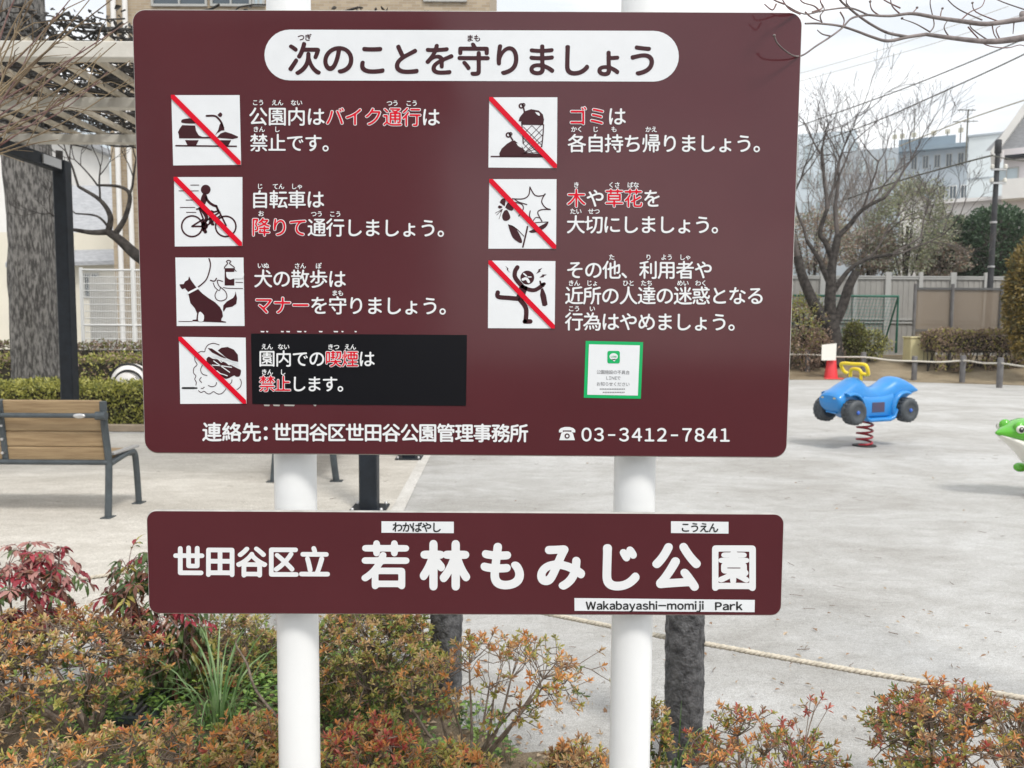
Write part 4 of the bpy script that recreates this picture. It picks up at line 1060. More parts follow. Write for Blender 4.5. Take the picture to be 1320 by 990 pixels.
def bare_tree(name, label, base, trunk_pts, seed, lv=4, m='bark_dark', group=None, starts=(), twig_m=None, minr=.006, L=1.2, wig=.16, up=.12):
    rng = random.Random(seed); t = thing(name, label, 'tree', base, group); b = MB()
    for pts, rs in trunk_pts:
        q = crom(pts, 5); b.tube(q, [lerp(rs[0], rs[1], i / (len(q) - 1)) for i in range(len(q))], M[m], 12)
    b.build('trunk', t); b = MB()
    for p_, d, r, L_ in starts: limb(b, Vector(p_), Vector(d), L_, r, lv, rng, M[twig_m or m], up, 3, None, 6, wig, minr)
    b.build('branches', t); return t

# pruned cherry tree on the bank
D = 25.0; q = lambda x, y: P(x, y, D)
bare_tree('bare_tree', 'pruned bare tree with forked trunk right of the sign, behind the traffic cone', (q(1074, 468).x, D, q(1074, 468).z - .05),
    [([q(1074, 470), q(1073, 452), q(1072, 432), q(1070, 415)], (.36, .26)),
     ([q(1070, 425), q(1056, 405), q(1044, 380), q(1034, 355), q(1028, 330)], (.2, .13)),
     ([q(1071, 420), q(1070, 395), q(1071, 365), q(1073, 340), q(1080, 305)], (.2, .11)),
     ([q(1074, 420), q(1086, 395), q(1094, 370), q(1104, 350)], (.17, .13)),
     ([q(1075, 375), q(1085, 360), q(1098, 345), q(1120, 333), q(1150, 328)], (.09, .05)),
     ([q(1071, 370), q(1060, 345), q(1056, 335), q(1040, 310)], (.09, .06)),
     ([q(1073, 335), q(1064, 312), q(1057, 300), q(1066, 270)], (.1, .06)),
     ([q(1080, 305), q(1095, 290), q(1112, 270), q(1140, 255)], (.09, .05))], 21, 4, 'bark_dark', None,
    [(q(1080, 305), (.1, .2, 1), .075, 1.9), (q(1066, 270), (-.2, 0, 1), .06, 1.7), (q(1066, 270), (.3, .1, 1), .05, 1.8), (q(1028, 330), (-.4, 0, 1), .08, 1.9), (q(1040, 310), (-.2, -.2, 1), .05, 1.6), (q(1150, 328), (1, 0, .35), .035, 1.3), (q(1140, 255), (.8, .2, .8), .045, 1.5), (q(1112, 270), (.3, -.2, 1), .04, 1.5), (q(1120, 333), (.6, -.3, .6), .035, 1.2), (q(1150, 328), (1, .2, .1), .035, 1.6), (q(1112, 270), (1, .1, .5), .035, 1.5), (q(1028, 330), (-.1, .3, 1), .05, 1.7)], 'bark_twig', .006, up=.07, wig=.2)

# dark branch left of the sign (its trunk is behind the board)
D2 = 11.0; zq = lambda x, y: P(x * .3485, y * .3485, D2)
tx = P(232, 400, D2)
bare_tree('bare_tree', 'small dark bare tree whose crooked branch shows between pergola post and sign', (tx.x, D2, 0),
    [([Vector((tx.x, D2, 0)), Vector((tx.x - .05, D2, 1.0)), P(215, 380, D2), P(190, 340, D2), zq(500, 940), zq(440, 885), zq(400, 858)], (.13, .05)),
     ([zq(400, 858), zq(340, 860), zq(275, 850)], (.045, .025)), ([zq(400, 858), zq(408, 800), zq(370, 740), zq(290, 690)], (.045, .02)),
     ([zq(430, 860), zq(465, 800), zq(480, 720), zq(440, 690), zq(360, 685)], (.04, .015)), ([zq(405, 845), zq(360, 800), zq(280, 790)], (.02, .01))], 31, 3, 'bark_dark', None,
    [(zq(290, 690), (-.4, 0, 1), .018, .5), (zq(360, 685), (-.5, .1, .8), .014, .45), (zq(280, 790), (-.8, 0, .5), .01, .35), (zq(275, 850), (-1, 0, .3), .016, .4), (zq(480, 720), (.3, 0, 1), .018, .5), (zq(370, 740), (.1, 0, 1), .015, .45)], None, .004)

# budding branch hanging in from the right, in front of the board's corner
def zb(x, y):
    return P(980 + x * .2576, y * .2576, 1.385 + max(0, x - 70) / 1330 * .5)
t = thing('budding_tree', 'bare budding tree branch reaching in at top right across the board corner', 'tree', (2.75, 2.35, 0))
b = MB(); b.tube(crom([Vector((2.75, 2.35, 0)), Vector((2.72, 2.33, .9)), Vector((2.66, 2.3, 1.8)), Vector((2.75, 2.35, 2.8)), Vector((2.7, 2.3, 3.6))], 8), [.075 - .0012 * i for i in range(33)], M['bark_grey'], 14); b.build('trunk', t)
b = MB()
def tw(pts, r0, r1, m='twig_grey', n=6):
    q = crom([p_ if isinstance(p_, Vector) else zb(*p_) for p_ in pts], 5); b.tube(q, [lerp(r0, r1, i / (len(q) - 1)) for i in range(len(q))], M[m], n)
tw([Vector((2.68, 2.31, 1.95)), Vector((2.0, 2.1, 2.12)), (1500, 172), (1400, 175), (1280, 195), (1150, 208), (1000, 195), (830, 172)], .012, .0038, n=8)
tw([(830, 172), (740, 185), (640, 205), (560, 185), (480, 155), (400, 130), (300, 118), (225, 118)], .0036, .0016)
tw([(740, 184), (640, 165), (560, 125), (500, 85), (450, 45), (400, 0), (380, -60)], .003, .0018)
tw([Vector((2.7, 2.32, 2.3)), Vector((2.0, 2.05, 2.25)), (1450, 80), (1320, 95), (1220, 110), (1120, 120), (1000, 105), (880, 88), (760, 68), (650, 80), (540, 75)], .008, .0021, n=8)
tw([(540, 75), (460, 90), (410, 140), (350, 185), (280, 230), (215, 275), (170, 280), (120, 250), (85, 215), (70, 180)], .002, .0013)
tw([(540, 75), (450, 40), (330, 50), (220, 70), (120, 20)], .0019, .001)
for pl in ([(700, 40), (620, 0), (580, -40)], [(1110, 100), (1000, 50), (940, 0), (910, -60)], [(850, 160), (870, 120), (850, 20), (860, -30)], [(1040, 135), (1080, 180), (1130, 225), (1230, 240), (1300, 225), (1340, 240)],
           [(1330, 50), (1190, 0), (1100, -60)], [(600, 80), (560, 50), (550, 10), (560, -30)], [(260, 60), (310, 40), (300, 0), (310, -40)], [(1200, 110), (1080, 60), (1062, 15)], [(850, 160), (780, 120), (712, 95)],
           [(350, 180), (310, 170), (285, 150)], [(120, 20), (70, 0), (40, -30)], [(80, 20), (60, 50), (20, 20)], [(400, 60), (420, 100), (410, 140)], [(1270, 115), (1265, 170)], [(1160, 120), (1170, 170), (1190, 200)], [(900, 90), (905, 60), (912, 45)], [(760, 68), (785, 40)], [(200, 70), (140, 40), (100, -20)], [(300, 60), (270, 30), (210, 10), (190, -30)],
           [(450, 40), (430, 10), (440, -40)], [(700, 70), (660, 30), (650, -20)], [(1000, 105), (1050, 60), (1110, 30), (1130, -30)], [(1150, 208), (1080, 160), (1050, 130), (1060, 100)], [(310, 118), (300, 80), (320, 50), (310, 20)], [(225, 60), (260, 90), (310, 110)], [(950, 190), (920, 140), (940, 100)], [(1200, 200), (1180, 150), (1200, 130)]):
    tw(pl, .0016, .0009, 'twig_red' if (pl[0][0] // 10) % 2 == 0 else 'twig_grey', 5)
b.build('branches', t)
for x, y in ((710, 92), (785, 38), (912, 42), (1062, 14), (70, 178), (550, 8)):
    c = zb(x, y); b = MB(); b.ball(c, (.0028, .0028, .0024), M['twig_grey'], 8, 6); b.build('bud', t)

# arching tan twigs at upper left
rng = random.Random(12); c = P(-190, 420, 2.8)
t = thing('arching_shrub', 'tall arching shrub of thin tan leafless twigs at the upper left edge', 'shrub', (c.x, 2.8, 0)); b = MB()
hub = [Vector((c.x, 2.8, 0)), Vector((c.x + .02, 2.8, .8)), Vector((c.x + .1, 2.8, 1.7)), P(-110, 230, 2.8)]
b.tube(crom(hub, 6), [.04 - .001 * i for i in range(19)], M['twig_tan'], 10)
ends = [(165, 28, 95), (168, 78, 140), (120, -6, 70), (95, -6, 50), (150, -5, 60), (52, -8, 20), (30, -6, 10), (10, -6, 0), (160, 30, 100), (140, 92, 150), (90, 42, 90), (75, 180, 190), (130, 105, 150), (170, 100, 155), (60, 120, 150), (40, 60, 110), (70, 20, 90), (20, 30, 80), (110, 60, 120), (45, -5, 40), (0, 60, 120), (85, 120, 165), (150, 55, 118)]
for i, (ex, ey, my) in enumerate(ends):
    d = 2.8 + rng.uniform(-.35, .45)
    st = P(-110 + rng.uniform(-15, 15), 232 + rng.uniform(-40, 40), 2.8)
    q_ = crom([st, P(-40, lerp(210, my, .35) + rng.uniform(-15, 20), d), P(ex * .45, my + rng.uniform(-8, 8), d), P(ex, ey, d)], 6)
    b.tube(q_, [lerp(.0045, .0014, k / (len(q_) - 1)) for k in range(len(q_))], M['twig_tan'] if i % 3 else M['twig_red'], 6)
    for k in range(3):
        s0 = q_[rng.randint(6, len(q_) - 3)]; dd = Vector((rng.uniform(.1, .5), rng.uniform(-.2, .2), rng.uniform(-.1, .5)))
        b.tube([s0, s0 + dd * .15 + Vector((0, 0, .02)), s0 + dd * rng.uniform(.25, .5)], [.002, .0016, .001], M['twig_tan'], 4)
b.build('branches', t)

def crown(fb, c, rad, n, L, mats_, rng, dens=.0, core=None, lump=.25):
    c = Vector(c); seed = rng.random() * 50
    for i in range(n):
        v = rvec(rng); lum = 1 + lump * noise.noise(Vector((v.x * 2 + seed, v.y * 2, v.z * 2))) + lump * .5 * noise.noise(Vector((v.x * 5, v.y * 5 + seed, v.z * 5)))
        p_ = c + Vector((v.x * rad[0], v.y * rad[1], v.z * rad[2])) * lum * rng.uniform(.72, 1.02)
        fb.leaf(p_, (v + rvec(rng) * .9).normalized(), rvec(rng), L * rng.uniform(.6, 1.3), L * rng.uniform(.35, .6), M[rng.choice(mats_)])
def leafy(name, label, cat, px, py, rx, ry, d, n, L, mats_, seed, zb_=None, group=None, core=None, lump=.25):
    rng = random.Random(seed); c = P(px, py, d); k = d / F; z0 = bank_z(c.x, d) if zb_ is None else zb_
    t = thing(name, label, cat, (c.x, d, z0), group); b = MB()
    b.tube([(c.x, d, z0), (c.x, d, c.z)], [.14 if cat == 'tree' else .05, .06 if cat == 'tree' else .02], M['bark_dark'], 8)
    for i in range(9):
        v = rvec(rng); v.z = abs(v.z); b.tube([(c.x, d, lerp(z0, c.z, .5)), c + Vector((v.x * rx, v.y * rx, v.z * ry)) * k * .85], [.04, .012], M['bark_dark'], 5)
    b.build('trunk', t); f = MB()
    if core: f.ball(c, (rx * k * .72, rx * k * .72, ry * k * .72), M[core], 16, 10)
    crown(f, c, (rx * k, rx * k, ry * k), n, L, mats_, rng, lump=lump); f.build('crown', t); return t
EV = 'dark evergreens beyond the grey fence'
leafy('round_tree', 'tall dark green clipped evergreen behind the utility pole', 'tree', 1284, 330, 46, 64, 33, 9000, .17, ['conifer'], 51, 0, EV, 'hedge_core', .1)
leafy('round_tree', 'lower dark evergreen half hidden left of the tall clipped one', 'tree', 1226, 330, 32, 50, 34, 5000, .17, ['conifer', 'conifer', 'grey_green_leaf'], 52, 0, EV, 'hedge_core', .2)
leafy('pale_tree', 'pale grey green loose tree above the grey fence, right of the bare tree', 'tree', 1170, 292, 44, 60, 32, 8000, .115, ['pale_leaf', 'grey_green_leaf', 'grey_green_leaf', 'twig_dry'], 53, 0, None, None, .5)
leafy('golden_conifer', 'golden brown conifer at the right edge above the brown hedge', 'tree', 1334, 385, 34, 78, 22.0, 7000, .13, ['conifer_gold', 'conifer_gold', 'conifer_mid'], 54, None, None, 'hedge_core', .3)
leafy('low_bush', 'yellow green bush beside the sign edge, left of the forked bare tree', 'shrub', 1036, 425, 32, 44, 25.4, 4200, .1, ['pale_leaf', 'hedge_leaf', 'dead_leaf'], 55, None, 'bushes along the bank', None, .5)
leafy('low_bush', 'brown withered bush under the yellow green one, by the far rope', 'shrub', 1038, 450, 40, 28, 25.3, 5000, .1, ['dead_leaf', 'dead_leaf', 'dead_dark'], 56, None, 'bushes along the bank', None, .4)
leafy('low_bush', 'small dark upright bush in front of the green goal', 'shrub', 1101, 440, 14, 26, 25.2, 2400, .085, ['conifer_mid', 'hedge_dark'], 57, None, 'bushes along the bank', 'hedge_core', .3)
leafy('low_bush', 'spreading yellow tinged bush at the foot of the green goal', 'shrub', 1122, 443, 22, 17, 25.3, 2000, .085, ['conifer_mid', 'hedge_leaf', 'grey_green_leaf'], 58, None, 'bushes along the bank', None, .5)
for i_, (px_, py_, rx_, ry_, lb_) in enumerate(((1050, 312, 46, 40, 'brown haze of twiggy brush behind the forked bare tree'), (1122, 322, 34, 30, 'twiggy grey brown brush between the bare tree and the pale tree'), (1215, 335, 30, 22, 'low dry brush at the foot of the dark evergreens'))):
    leafy('twiggy_brush', lb_, 'shrub', px_, py_, rx_, ry_, 31 + i_, 3600, .13, ['twig_dry', 'twig_dry', 'dead_leaf', 'grey_green_leaf'], 80 + i_, 0, 'brush beyond the grey fence', None, .5)
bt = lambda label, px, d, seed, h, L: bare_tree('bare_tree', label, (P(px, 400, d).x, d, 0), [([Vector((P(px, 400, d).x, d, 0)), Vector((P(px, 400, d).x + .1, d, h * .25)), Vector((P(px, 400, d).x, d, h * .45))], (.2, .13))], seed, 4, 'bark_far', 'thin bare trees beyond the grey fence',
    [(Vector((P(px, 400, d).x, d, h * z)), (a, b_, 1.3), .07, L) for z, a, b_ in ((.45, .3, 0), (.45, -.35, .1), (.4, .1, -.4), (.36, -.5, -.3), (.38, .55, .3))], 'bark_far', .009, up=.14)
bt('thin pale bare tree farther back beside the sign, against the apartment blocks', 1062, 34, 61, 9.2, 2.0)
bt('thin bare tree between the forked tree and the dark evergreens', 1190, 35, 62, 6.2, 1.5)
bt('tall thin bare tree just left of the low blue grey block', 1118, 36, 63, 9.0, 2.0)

# hedges
def hedge(label, x0, x1, y0, y1, h, n, L, mats_, seed, top=None, gaps=False, z0=0.0, wob=.1, core='hedge_core', gth=.12):
    rng = random.Random(seed); t = thing('clipped_hedge', label, 'hedge', ((x0 + x1) / 2, (y0 + y1) / 2, z0)); b = MB()
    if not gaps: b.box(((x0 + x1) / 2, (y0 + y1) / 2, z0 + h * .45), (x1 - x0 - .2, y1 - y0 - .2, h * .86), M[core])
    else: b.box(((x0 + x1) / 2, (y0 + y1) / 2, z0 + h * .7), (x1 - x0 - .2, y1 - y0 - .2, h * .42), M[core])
    k = x0
    while k < x1:
        for j in range(3): b.tube([(k, lerp(y0, y1, .5), z0), (k + rng.uniform(-.18, .18), lerp(y0, y1, rng.uniform(.1, .8)), z0 + h * rng.uniform(.5, .8))], [.022, .012], M['bark_dark'], 5)
        k += rng.uniform(.18, .34)
    b.build('stems', t); f = MB()
    for i in range(n):
        x = rng.uniform(x0, x1); u = rng.random()
        if u < .45: p_ = Vector((x, y0 + rng.uniform(-.06, .14), rng.uniform(.02, h)))
        elif u < .9: p_ = Vector((x, rng.uniform(y0, y1), h + rng.uniform(-.12, .06)))
        else: p_ = Vector((rng.choice((x0, x1)), rng.uniform(y0, y1), rng.uniform(.05, h)))
        w_ = noise.noise(Vector((p_.x * 1.1, p_.y * 1.1, p_.z * 1.5 + seed)))
        p_.y -= w_ * wob; p_.z += w_ * wob if u >= .45 else 0
        if gaps and p_.z < h * .55 and noise.noise(Vector((p_.x * 2.1, seed, 0))) < gth: continue
        p_.z = max(.02, p_.z) + z0
        f.leaf(p_, (rvec(rng) + Vector((0, -.3, .6))).normalized(), rvec(rng), L * rng.uniform(.6, 1.3), L * rng.uniform(.4, .6), M[rng.choice(mats_)])
    f.build('foliage', t); return t
hedge('clipped yellow green hedge in front of the big grey trunk', -9.5, -4.4, 11.4, 12.0, .64, 15000, .055, ['hedge_leaf', 'hedge_leaf', 'hedge_dark'], 71, wob=.08)
hedge('taller dull green hedge behind the big grey trunk', -13, -5.2, 14.4, 15.2, .92, 9000, .07, ['hedge_leaf', 'hedge_dark', 'dead_leaf'], 72)
hedge('dark brownish hedge at the foot of the white wire fence', -14, -5.6, 16.4, 17.0, 1.12, 6000, .07, ['hedge_dark', 'dead_dark', 'dead_leaf'], 73)
hx0 = P(1194, 460, 23.9).x
hedge('withered brown hedge behind the far rope at right, bare near the ground', hx0, hx0 + 7, 23.3, 24.3, 1.2, 15000, .085, ['dead_leaf', 'dead_dark', 'dead_leaf', 'az_olive'], 74, gaps=True, z0=.25, gth=-.12)
b = MB(); b.box((-7, 11.15, .05), (5.6, .12, .1), M['kerb'], bevel=.01); props(b.build('hedge_kerb', None, (-7, 11.15, 0)), kind='structure')

# ------------------------------------------------------------------ spring riders
def ring_at(x, w, z0, z1, n=20, p=2.6, y0=0):
    o = []
    for j in range(n):
        a = 2 * math.pi * j / n; ca, sa = math.cos(a), math.sin(a)
        o.append(Vector((x, y0 + w * math.copysign(abs(ca) ** (2 / p), ca), (z0 + z1) / 2 + (z1 - z0) / 2 * math.copysign(abs(sa) ** (2 / p), sa))))
    return o
def spring_mesh(r, z0, z1, turns, wr, m):
    b = MB(); n = int(turns * 22)
    b.tube([(r * math.cos(2 * math.pi * turns * i / n), r * math.sin(2 * math.pi * turns * i / n), lerp(z0, z1, i / n)) for i in range(n + 1)], wr, m, 8); return b
g = G(1114, 575)
t = thing('spring_rider', 'blue quad bike spring rider with yellow handlebar in the sandy playground', 'spring rider', (0, 0, 0), 'playground spring riders')
Bl = M['blue_plastic']
secs = [(.655, .15, .60, .69), (.62, .18, .50, .73), (.52, .185, .44, .79), (.38, .18, .42, .87), (.27, .175, .41, .92), (.2, .17, .41, .905), (.1, .165, .41, .82), (.0, .165, .41, .79), (-.12, .165, .41, .795), (-.25, .175, .44, .845), (-.38, .185, .5, .915), (-.5, .2, .57, .905), (-.6, .215, .66, .85), (-.69, .21, .71, .77)]
b = MB(); b.loft([ring_at(*v) for v in [tuple(q_) for q_ in crom([Vector(s_) for s_ in secs], 3)]], Bl)
for s_ in (-1, 1):
    for wx in (.46, -.46):
        rr = []
        for k in range(13):
            a = R(lerp(68, 205, k / 12) if wx > 0 else lerp(-25, 112, k / 12)); cx_, cz = wx + .2 * math.cos(a), .5 + .21 * math.sin(a)
            d_ = Vector((math.cos(a), 0, math.sin(a)))
            rr.append([Vector((cx_, s_ * yy, cz)) + d_ * th for yy, th in ((.1, -.012), (.1, .03), (.19, .035), (.235, .022), (.245, -.008), (.19, -.008))])
        b.loft(rr, Bl)
    b.loft([[Vector((x_, s_ * yy, zz)) for yy, zz in ((.12, z_ - .03), (.26, z_ - .03), (.27, z_), (.25, z_ + .015), (.12, z_ + .03))] for x_, z_ in ((.29, .52), (.24, .41), (.18, .385), (-.16, .385), (-.24, .41), (-.28, .5))], Bl)
    b.loft([[Vector((x_, s_ * yy, zz)) for yy, zz in ((.1, .41), (.185, .41), (.2, .43), (.2, zt_ - .07), (.185, zt_ - .02), (.1, zt_))] for x_, zt_ in ((.25, .7), (.2, .69), (.12, .68), (-.1, .68), (-.2, .7), (-.27, .72))], Bl)
    b.box((0.0, s_ * .2, .535), (.22, .012, .13), M['rider_recess'], bevel=.004)
for k in range(4): b.box((.615 - k * .008, 0, .58 - k * .035), (.03, .2 - k * .01, .016), Bl)
body = b.build('body', t)
for s_ in (-1, 1):
    b = MB(); b.box((.648, s_ * .1, .665), (.016, .05, .03), M['lamp_sticker'], Matrix.Rotation(R(-20 * 1), 3, 'Y'), bevel=.006); b.build('headlight', t)
    for wx in (.46, -.46):
        b = MB(); yc = s_ * .235; pr = []
        b.lathe([(.02, -.075), (.09, -.08), (.138, -.075), (.157, -.055), (.157, -.02), (.149, -.016), (.149, .0), (.157, .004), (.157, .05), (.142, .072), (.1, .082), (.09, .07), (.04, .066), (.02, .07)], M['tyre'], (wx, yc, .49), 28, 'Y')
        for k in range(18):
            a = 2 * math.pi * k / 18; b.box((wx + .156 * math.cos(a), yc, .49 + .156 * math.sin(a)), (.012, .11, .022), M['tyre'], Matrix.Rotation(-a, 3, 'Y'))
        w_ = b.build('wheel', t); b = MB(); b.ball((wx, yc + s_ * .072, .49), (.026, .02, .026), M['blue_hub'], 12, 8); b.build('hub', w_)
b = MB(); hz = 1.09
loop_ = [Vector((.20, -.2, .98)), Vector((.24, -.21, hz - .03)), Vector((.25, -.17, hz)), Vector((.26, 0, hz)), Vector((.25, .17, hz)), Vector((.24, .21, hz - .03)), Vector((.2, .2, .98)), Vector((.17, .16, .955)), Vector((.2, .1, .97))]
b.tube(crom(loop_, 5), .023, M['yellow'], 10)
b.tube(crom([Vector((.17, -.16, .955)), Vector((.2, -.2, .98))], 2), .023, M['yellow'], 10)
b.tube(crom([Vector((.2, -.085, .88)), Vector((.2, -.085, .98)), Vector((.21, -.05, 1.02)), Vector((.21, .05, 1.02)), Vector((.2, .085, .98)), Vector((.2, .085, .88))], 5), .022, M['yellow'], 10)
b.build('handlebar', t)
spring_mesh(.095, .02, .385, 4.6, .014, M['spring_red']).build('spring', t)
b = MB(); b.lathe([(.15, .0), (.15, .012), (.12, .016), (.02, .016)], M['black_rubber'], (0, 0, .004), 28); b.build('base_plate', t)
t.location = (g.x, g.y, 0); t.rotation_euler.z = math.pi + R(23)

# frog rider
D = 7.0; nose = P(1284, 558, D)
t = thing('spring_rider', 'green frog shaped spring rider with white belly at the right edge', 'spring rider', (0, 0, 0), 'playground spring riders')
Gn, Wt = M['frog_green'], M['frog_white']; zc = nose.z
top = [(0, .012, -.012, .012), (.06, .06, -.04, .045), (.14, .11, -.062, .085), (.23, .15, -.085, .125), (.32, .175, -.1, .13), (.45, .18, -.12, .1), (.6, .175, -.14, .06), (.75, .15, -.16, .0), (.9, .08, -.17, -.08)]
b = MB(); b.loft([ring_at(x, w, zc + a_, zc + c_, 20, 2.2) for x, w, a_, c_ in [tuple(q_) for q_ in crom([Vector(s_) for s_ in top], 4)]], Gn); b.build('body', t)
und = [(.03, .03, -.03, -.01), (.12, .09, -.09, -.03), (.22, .125, -.16, -.05), (.3, .14, -.24, -.06), (.38, .15, -.33, -.07), (.5, .15, -.38, -.08), (.65, .14, -.37, -.1), (.8, .1, -.3, -.12)]
b = MB(); b.loft([ring_at(x, w, zc + a_, zc + c_, 18, 2.2) for x, w, a_, c_ in [tuple(q_) for q_ in crom([Vector(s_) for s_ in und], 4)]], Wt); b.build('belly', t)
for s_ in (-1, 1):
    b = MB(); b.ball((.16, s_ * .085, zc + .06), (.055, .045, .055), Gn); b.ball((.148, s_ * .115, zc + .046), (.042, .03, .038), Wt); b.ball((.138, s_ * .136, zc + .044), (.025, .014, .027), M['black_rubber']); b.ball((.128, s_ * .148, zc + .054), .007, Wt); b.build('eye', t)
    b = MB(); b.tube(crom([Vector((.7, s_ * .14, zc - .2)), Vector((.62, s_ * .2, zc - .28)), Vector((.47, s_ * .2, zc - .36))], 5), .035, Gn, 10); b.ball((.44, s_ * .2, zc - .36), (.06, .055, .045), Gn); b.build('foot', t)
b = MB(); b.tube([(.4, -.25, zc + .05), (.4, .25, zc + .05)], .018, M['yellow'], 10); b.build('handlebar', t)
sp = spring_mesh(.1, .02, zc - .36, 3.2, .016, M['spring_red']); sp.v = [(v[0] + .5, v[1], v[2]) for v in sp.v]; sp.build('spring', t)
t.location = (nose.x, D, 0); t.rotation_euler.z = R(8)

# ------------------------------------------------------------------ far right: posts, rope, cone, fences
FG = 'grey posts of the far rope fence'; pts = []
lab = {1040: 'far grey post nearest the sign edge', 1112: 'far grey post behind the yellow handlebar', 1178: 'far grey post in front of the cream cabinet', 1240: 'far grey post before the left half of the brown hedge', 1288: 'far grey post before the middle of the brown hedge', 1345: 'far grey post at the right edge'}
for px, by, ty in ((1040, 486, 451), (1112, 489, 454), (1178, 491.5, 459), (1240, 494, 458), (1288, 500, 461), (1345, 508, 465)):
    c = G(px, by); top_ = P(px, ty, c.y); b = MB()
    b.lathe([(.075, 0), (.078, top_.z - .02), (.07, top_.z), (.005, top_.z + .004)], M['post_grey'], (c.x, c.y, 0), 16)
    o = b.build('rope_post', None, (c.x, c.y, 0)); props(o, lab[px], 'post', FG); pts.append(Vector((c.x, c.y - .09, top_.z - .15)))
rp = [pts[0] + Vector((-9, .5, 0)), pts[0] + Vector((-4.5, .3, -.03)), pts[0] + Vector((-2.3, .2, -.02))]
for a, c in zip(pts, pts[1:]): rp += [a, a.lerp(c, .5) - Vector((0, 0, .03))]
rp += [pts[-1], pts[-1] + Vector((2, -1, 0))]
b = MB(); b.tube(crom(rp, 6), .026, M['rope_far'], 6); props(b.build('rope'), 'pale rope along the row of far grey posts', 'rope')

c = G(1071, 488.5); k = c.y / F
t = thing('traffic_cone', 'red traffic cone with a white paper notice on its top, behind the blue rider', 'cone', (c.x, c.y, 0)); b = MB()
h = 44 * k; b.box((c.x, c.y, .02), (24 * k, 24 * k, .04), M['cone_red'], bevel=.01); b.lathe([(8.5 * k, .04), (3.2 * k, h), (2.6 * k, h + .02), (.3 * k, h + .03)], M['cone_red'], (c.x, c.y, 0), 24); b.build('cone_body', t)
b = MB(); q_ = [P(1059.5, 444.5, c.y - .18), P(1078.5, 442.5, c.y - .18), P(1077.5, 464.5, c.y - .24), P(1059, 464.5, c.y - .24)]
b.add([*q_, *[v + Vector((0, .02, 0)) for v in q_]], [(0, 1, 2, 3), (7, 6, 5, 4), (0, 4, 5, 1), (1, 5, 6, 2), (2, 6, 7, 3), (3, 7, 4, 0)], M['paper']); b.build('paper_notice', t)

# corrugated grey fence
fy = 27.6
def fz(px, py): return P(px, py, fy).z
x0 = P(640, 400, fy).x; x1 = P(1420, 400, fy).x; z0 = .55; z1 = P(1200, 355, fy).z
t = thing('metal_fence', 'tall grey ribbed metal fence along the back of the bank', 'fence', ((x0 + x1) / 2, fy, z0)); k = x0; i = 0
while k < x1:
    w_ = 1.15; b = MB(); n = 12
    for j in range(n): b.box((k + w_ * (j + .5) / n, fy + (.012 if j % 2 else 0), (z0 + z1) / 2), (w_ / n, .03, z1 - z0 - .08), M['fence_grey'])
    b.build('panel', t)
    b = MB(); b.box((k, fy - .05, (z0 + z1) / 2 + .05), (.14 if i % 2 else .2, .08, z1 - z0 + .1), M['fence_post'], bevel=.01); b.build('fence_post', t); k += w_; i += 1
for z in (z1 - .05, z1 - .12, lerp(z0, z1, .42), lerp(z0, z1, .46), z0 + .06):
    b = MB(); b.box(((x0 + x1) / 2, fy - .035, z), (x1 - x0, .06, .05), M['fence_post']); b.build('rail', t)

# green goal frame with net
D = 25.8; t = thing('goal_frame', 'green pipe goal frame with net in front of the grey fence', 'goal', (P(1092, 450, D).x, D, .5)); a = P(1022, 381, D); c = P(1158, 382, D); zb0 = P(1158, 455, D).z
b = MB(); b.tube([(a.x, D, zb0), (a.x, D, a.z), (c.x, D, c.z), (c.x, D, zb0)], .045, M['green_pipe'], 10); b.tube([(c.x, D, c.z), (c.x, D + 1, zb0)], .03, M['green_pipe'], 8); b.tube([(a.x, D, a.z), (a.x, D + 1, zb0)], .03, M['green_pipe'], 8); b.build('frame', t)
b = MB()
for k in range(32): x = lerp(a.x, c.x, k / 31); b.tube([(x, D, a.z), (x, D + 1, zb0)], .008, M['net'], 3, False)
for k in range(18): f_ = k / 17; b.tube([(a.x, D + f_, lerp(a.z, zb0, f_)), (c.x, D + f_, lerp(c.z, zb0, f_))], .008, M['net'], 3, False)
b.build('net', t)

# brown mesh screen
D = 24.9; t = thing('mesh_screen', 'see-through brown mesh screen behind the brown hedge at right', 'screen', (P(1260, 440, D).x, D, .5)); a = P(1178, 372, D); c = P(1400, 368, D); zl = P(1180, 445, D).z
b = MB(); b.box(((a.x + c.x) / 2, D, (a.z + zl) / 2), (c.x - a.x, .01, a.z - zl), M['screen']); b.build('mesh', t)
for z in (a.z, P(1180, 426, D).z): b = MB(); b.box(((a.x + c.x) / 2, D - .03, z), (c.x - a.x, .05, .07), M['fence_dark']); b.build('rail', t)
for px in (1178, 1226, 1289, 1340, 1390):
    x = P(px, 400, D).x; b = MB(); b.tube([(x, D - .04, .35), (x, D - .04, a.z + .15)], .05, M['post_grey'], 10); b.build('screen_post', t)

c = P(1184, 466, 24.6); k = 24.6 / F; t = thing('utility_cabinet', 'cream metal cabinet between the grey fence and the brown hedge', 'cabinet', (c.x, 24.6, c.z)); b = MB()
b.box((c.x, 24.6, c.z + 15 * k), (32 * k, .5, 30 * k), M['cream_box'], bevel=.02); b.build('body', t); b = MB(); b.box((c.x, 24.6, c.z + 31 * k), (34 * k, .56, 2.4 * k), M['cream_box'], bevel=.015); b.build('lid', t)
b = MB(); b.box((c.x + .02, 24.345, c.z + 15 * k), (.012, .012, 28 * k), M['fence_dark']); b.build('door_gap', t)

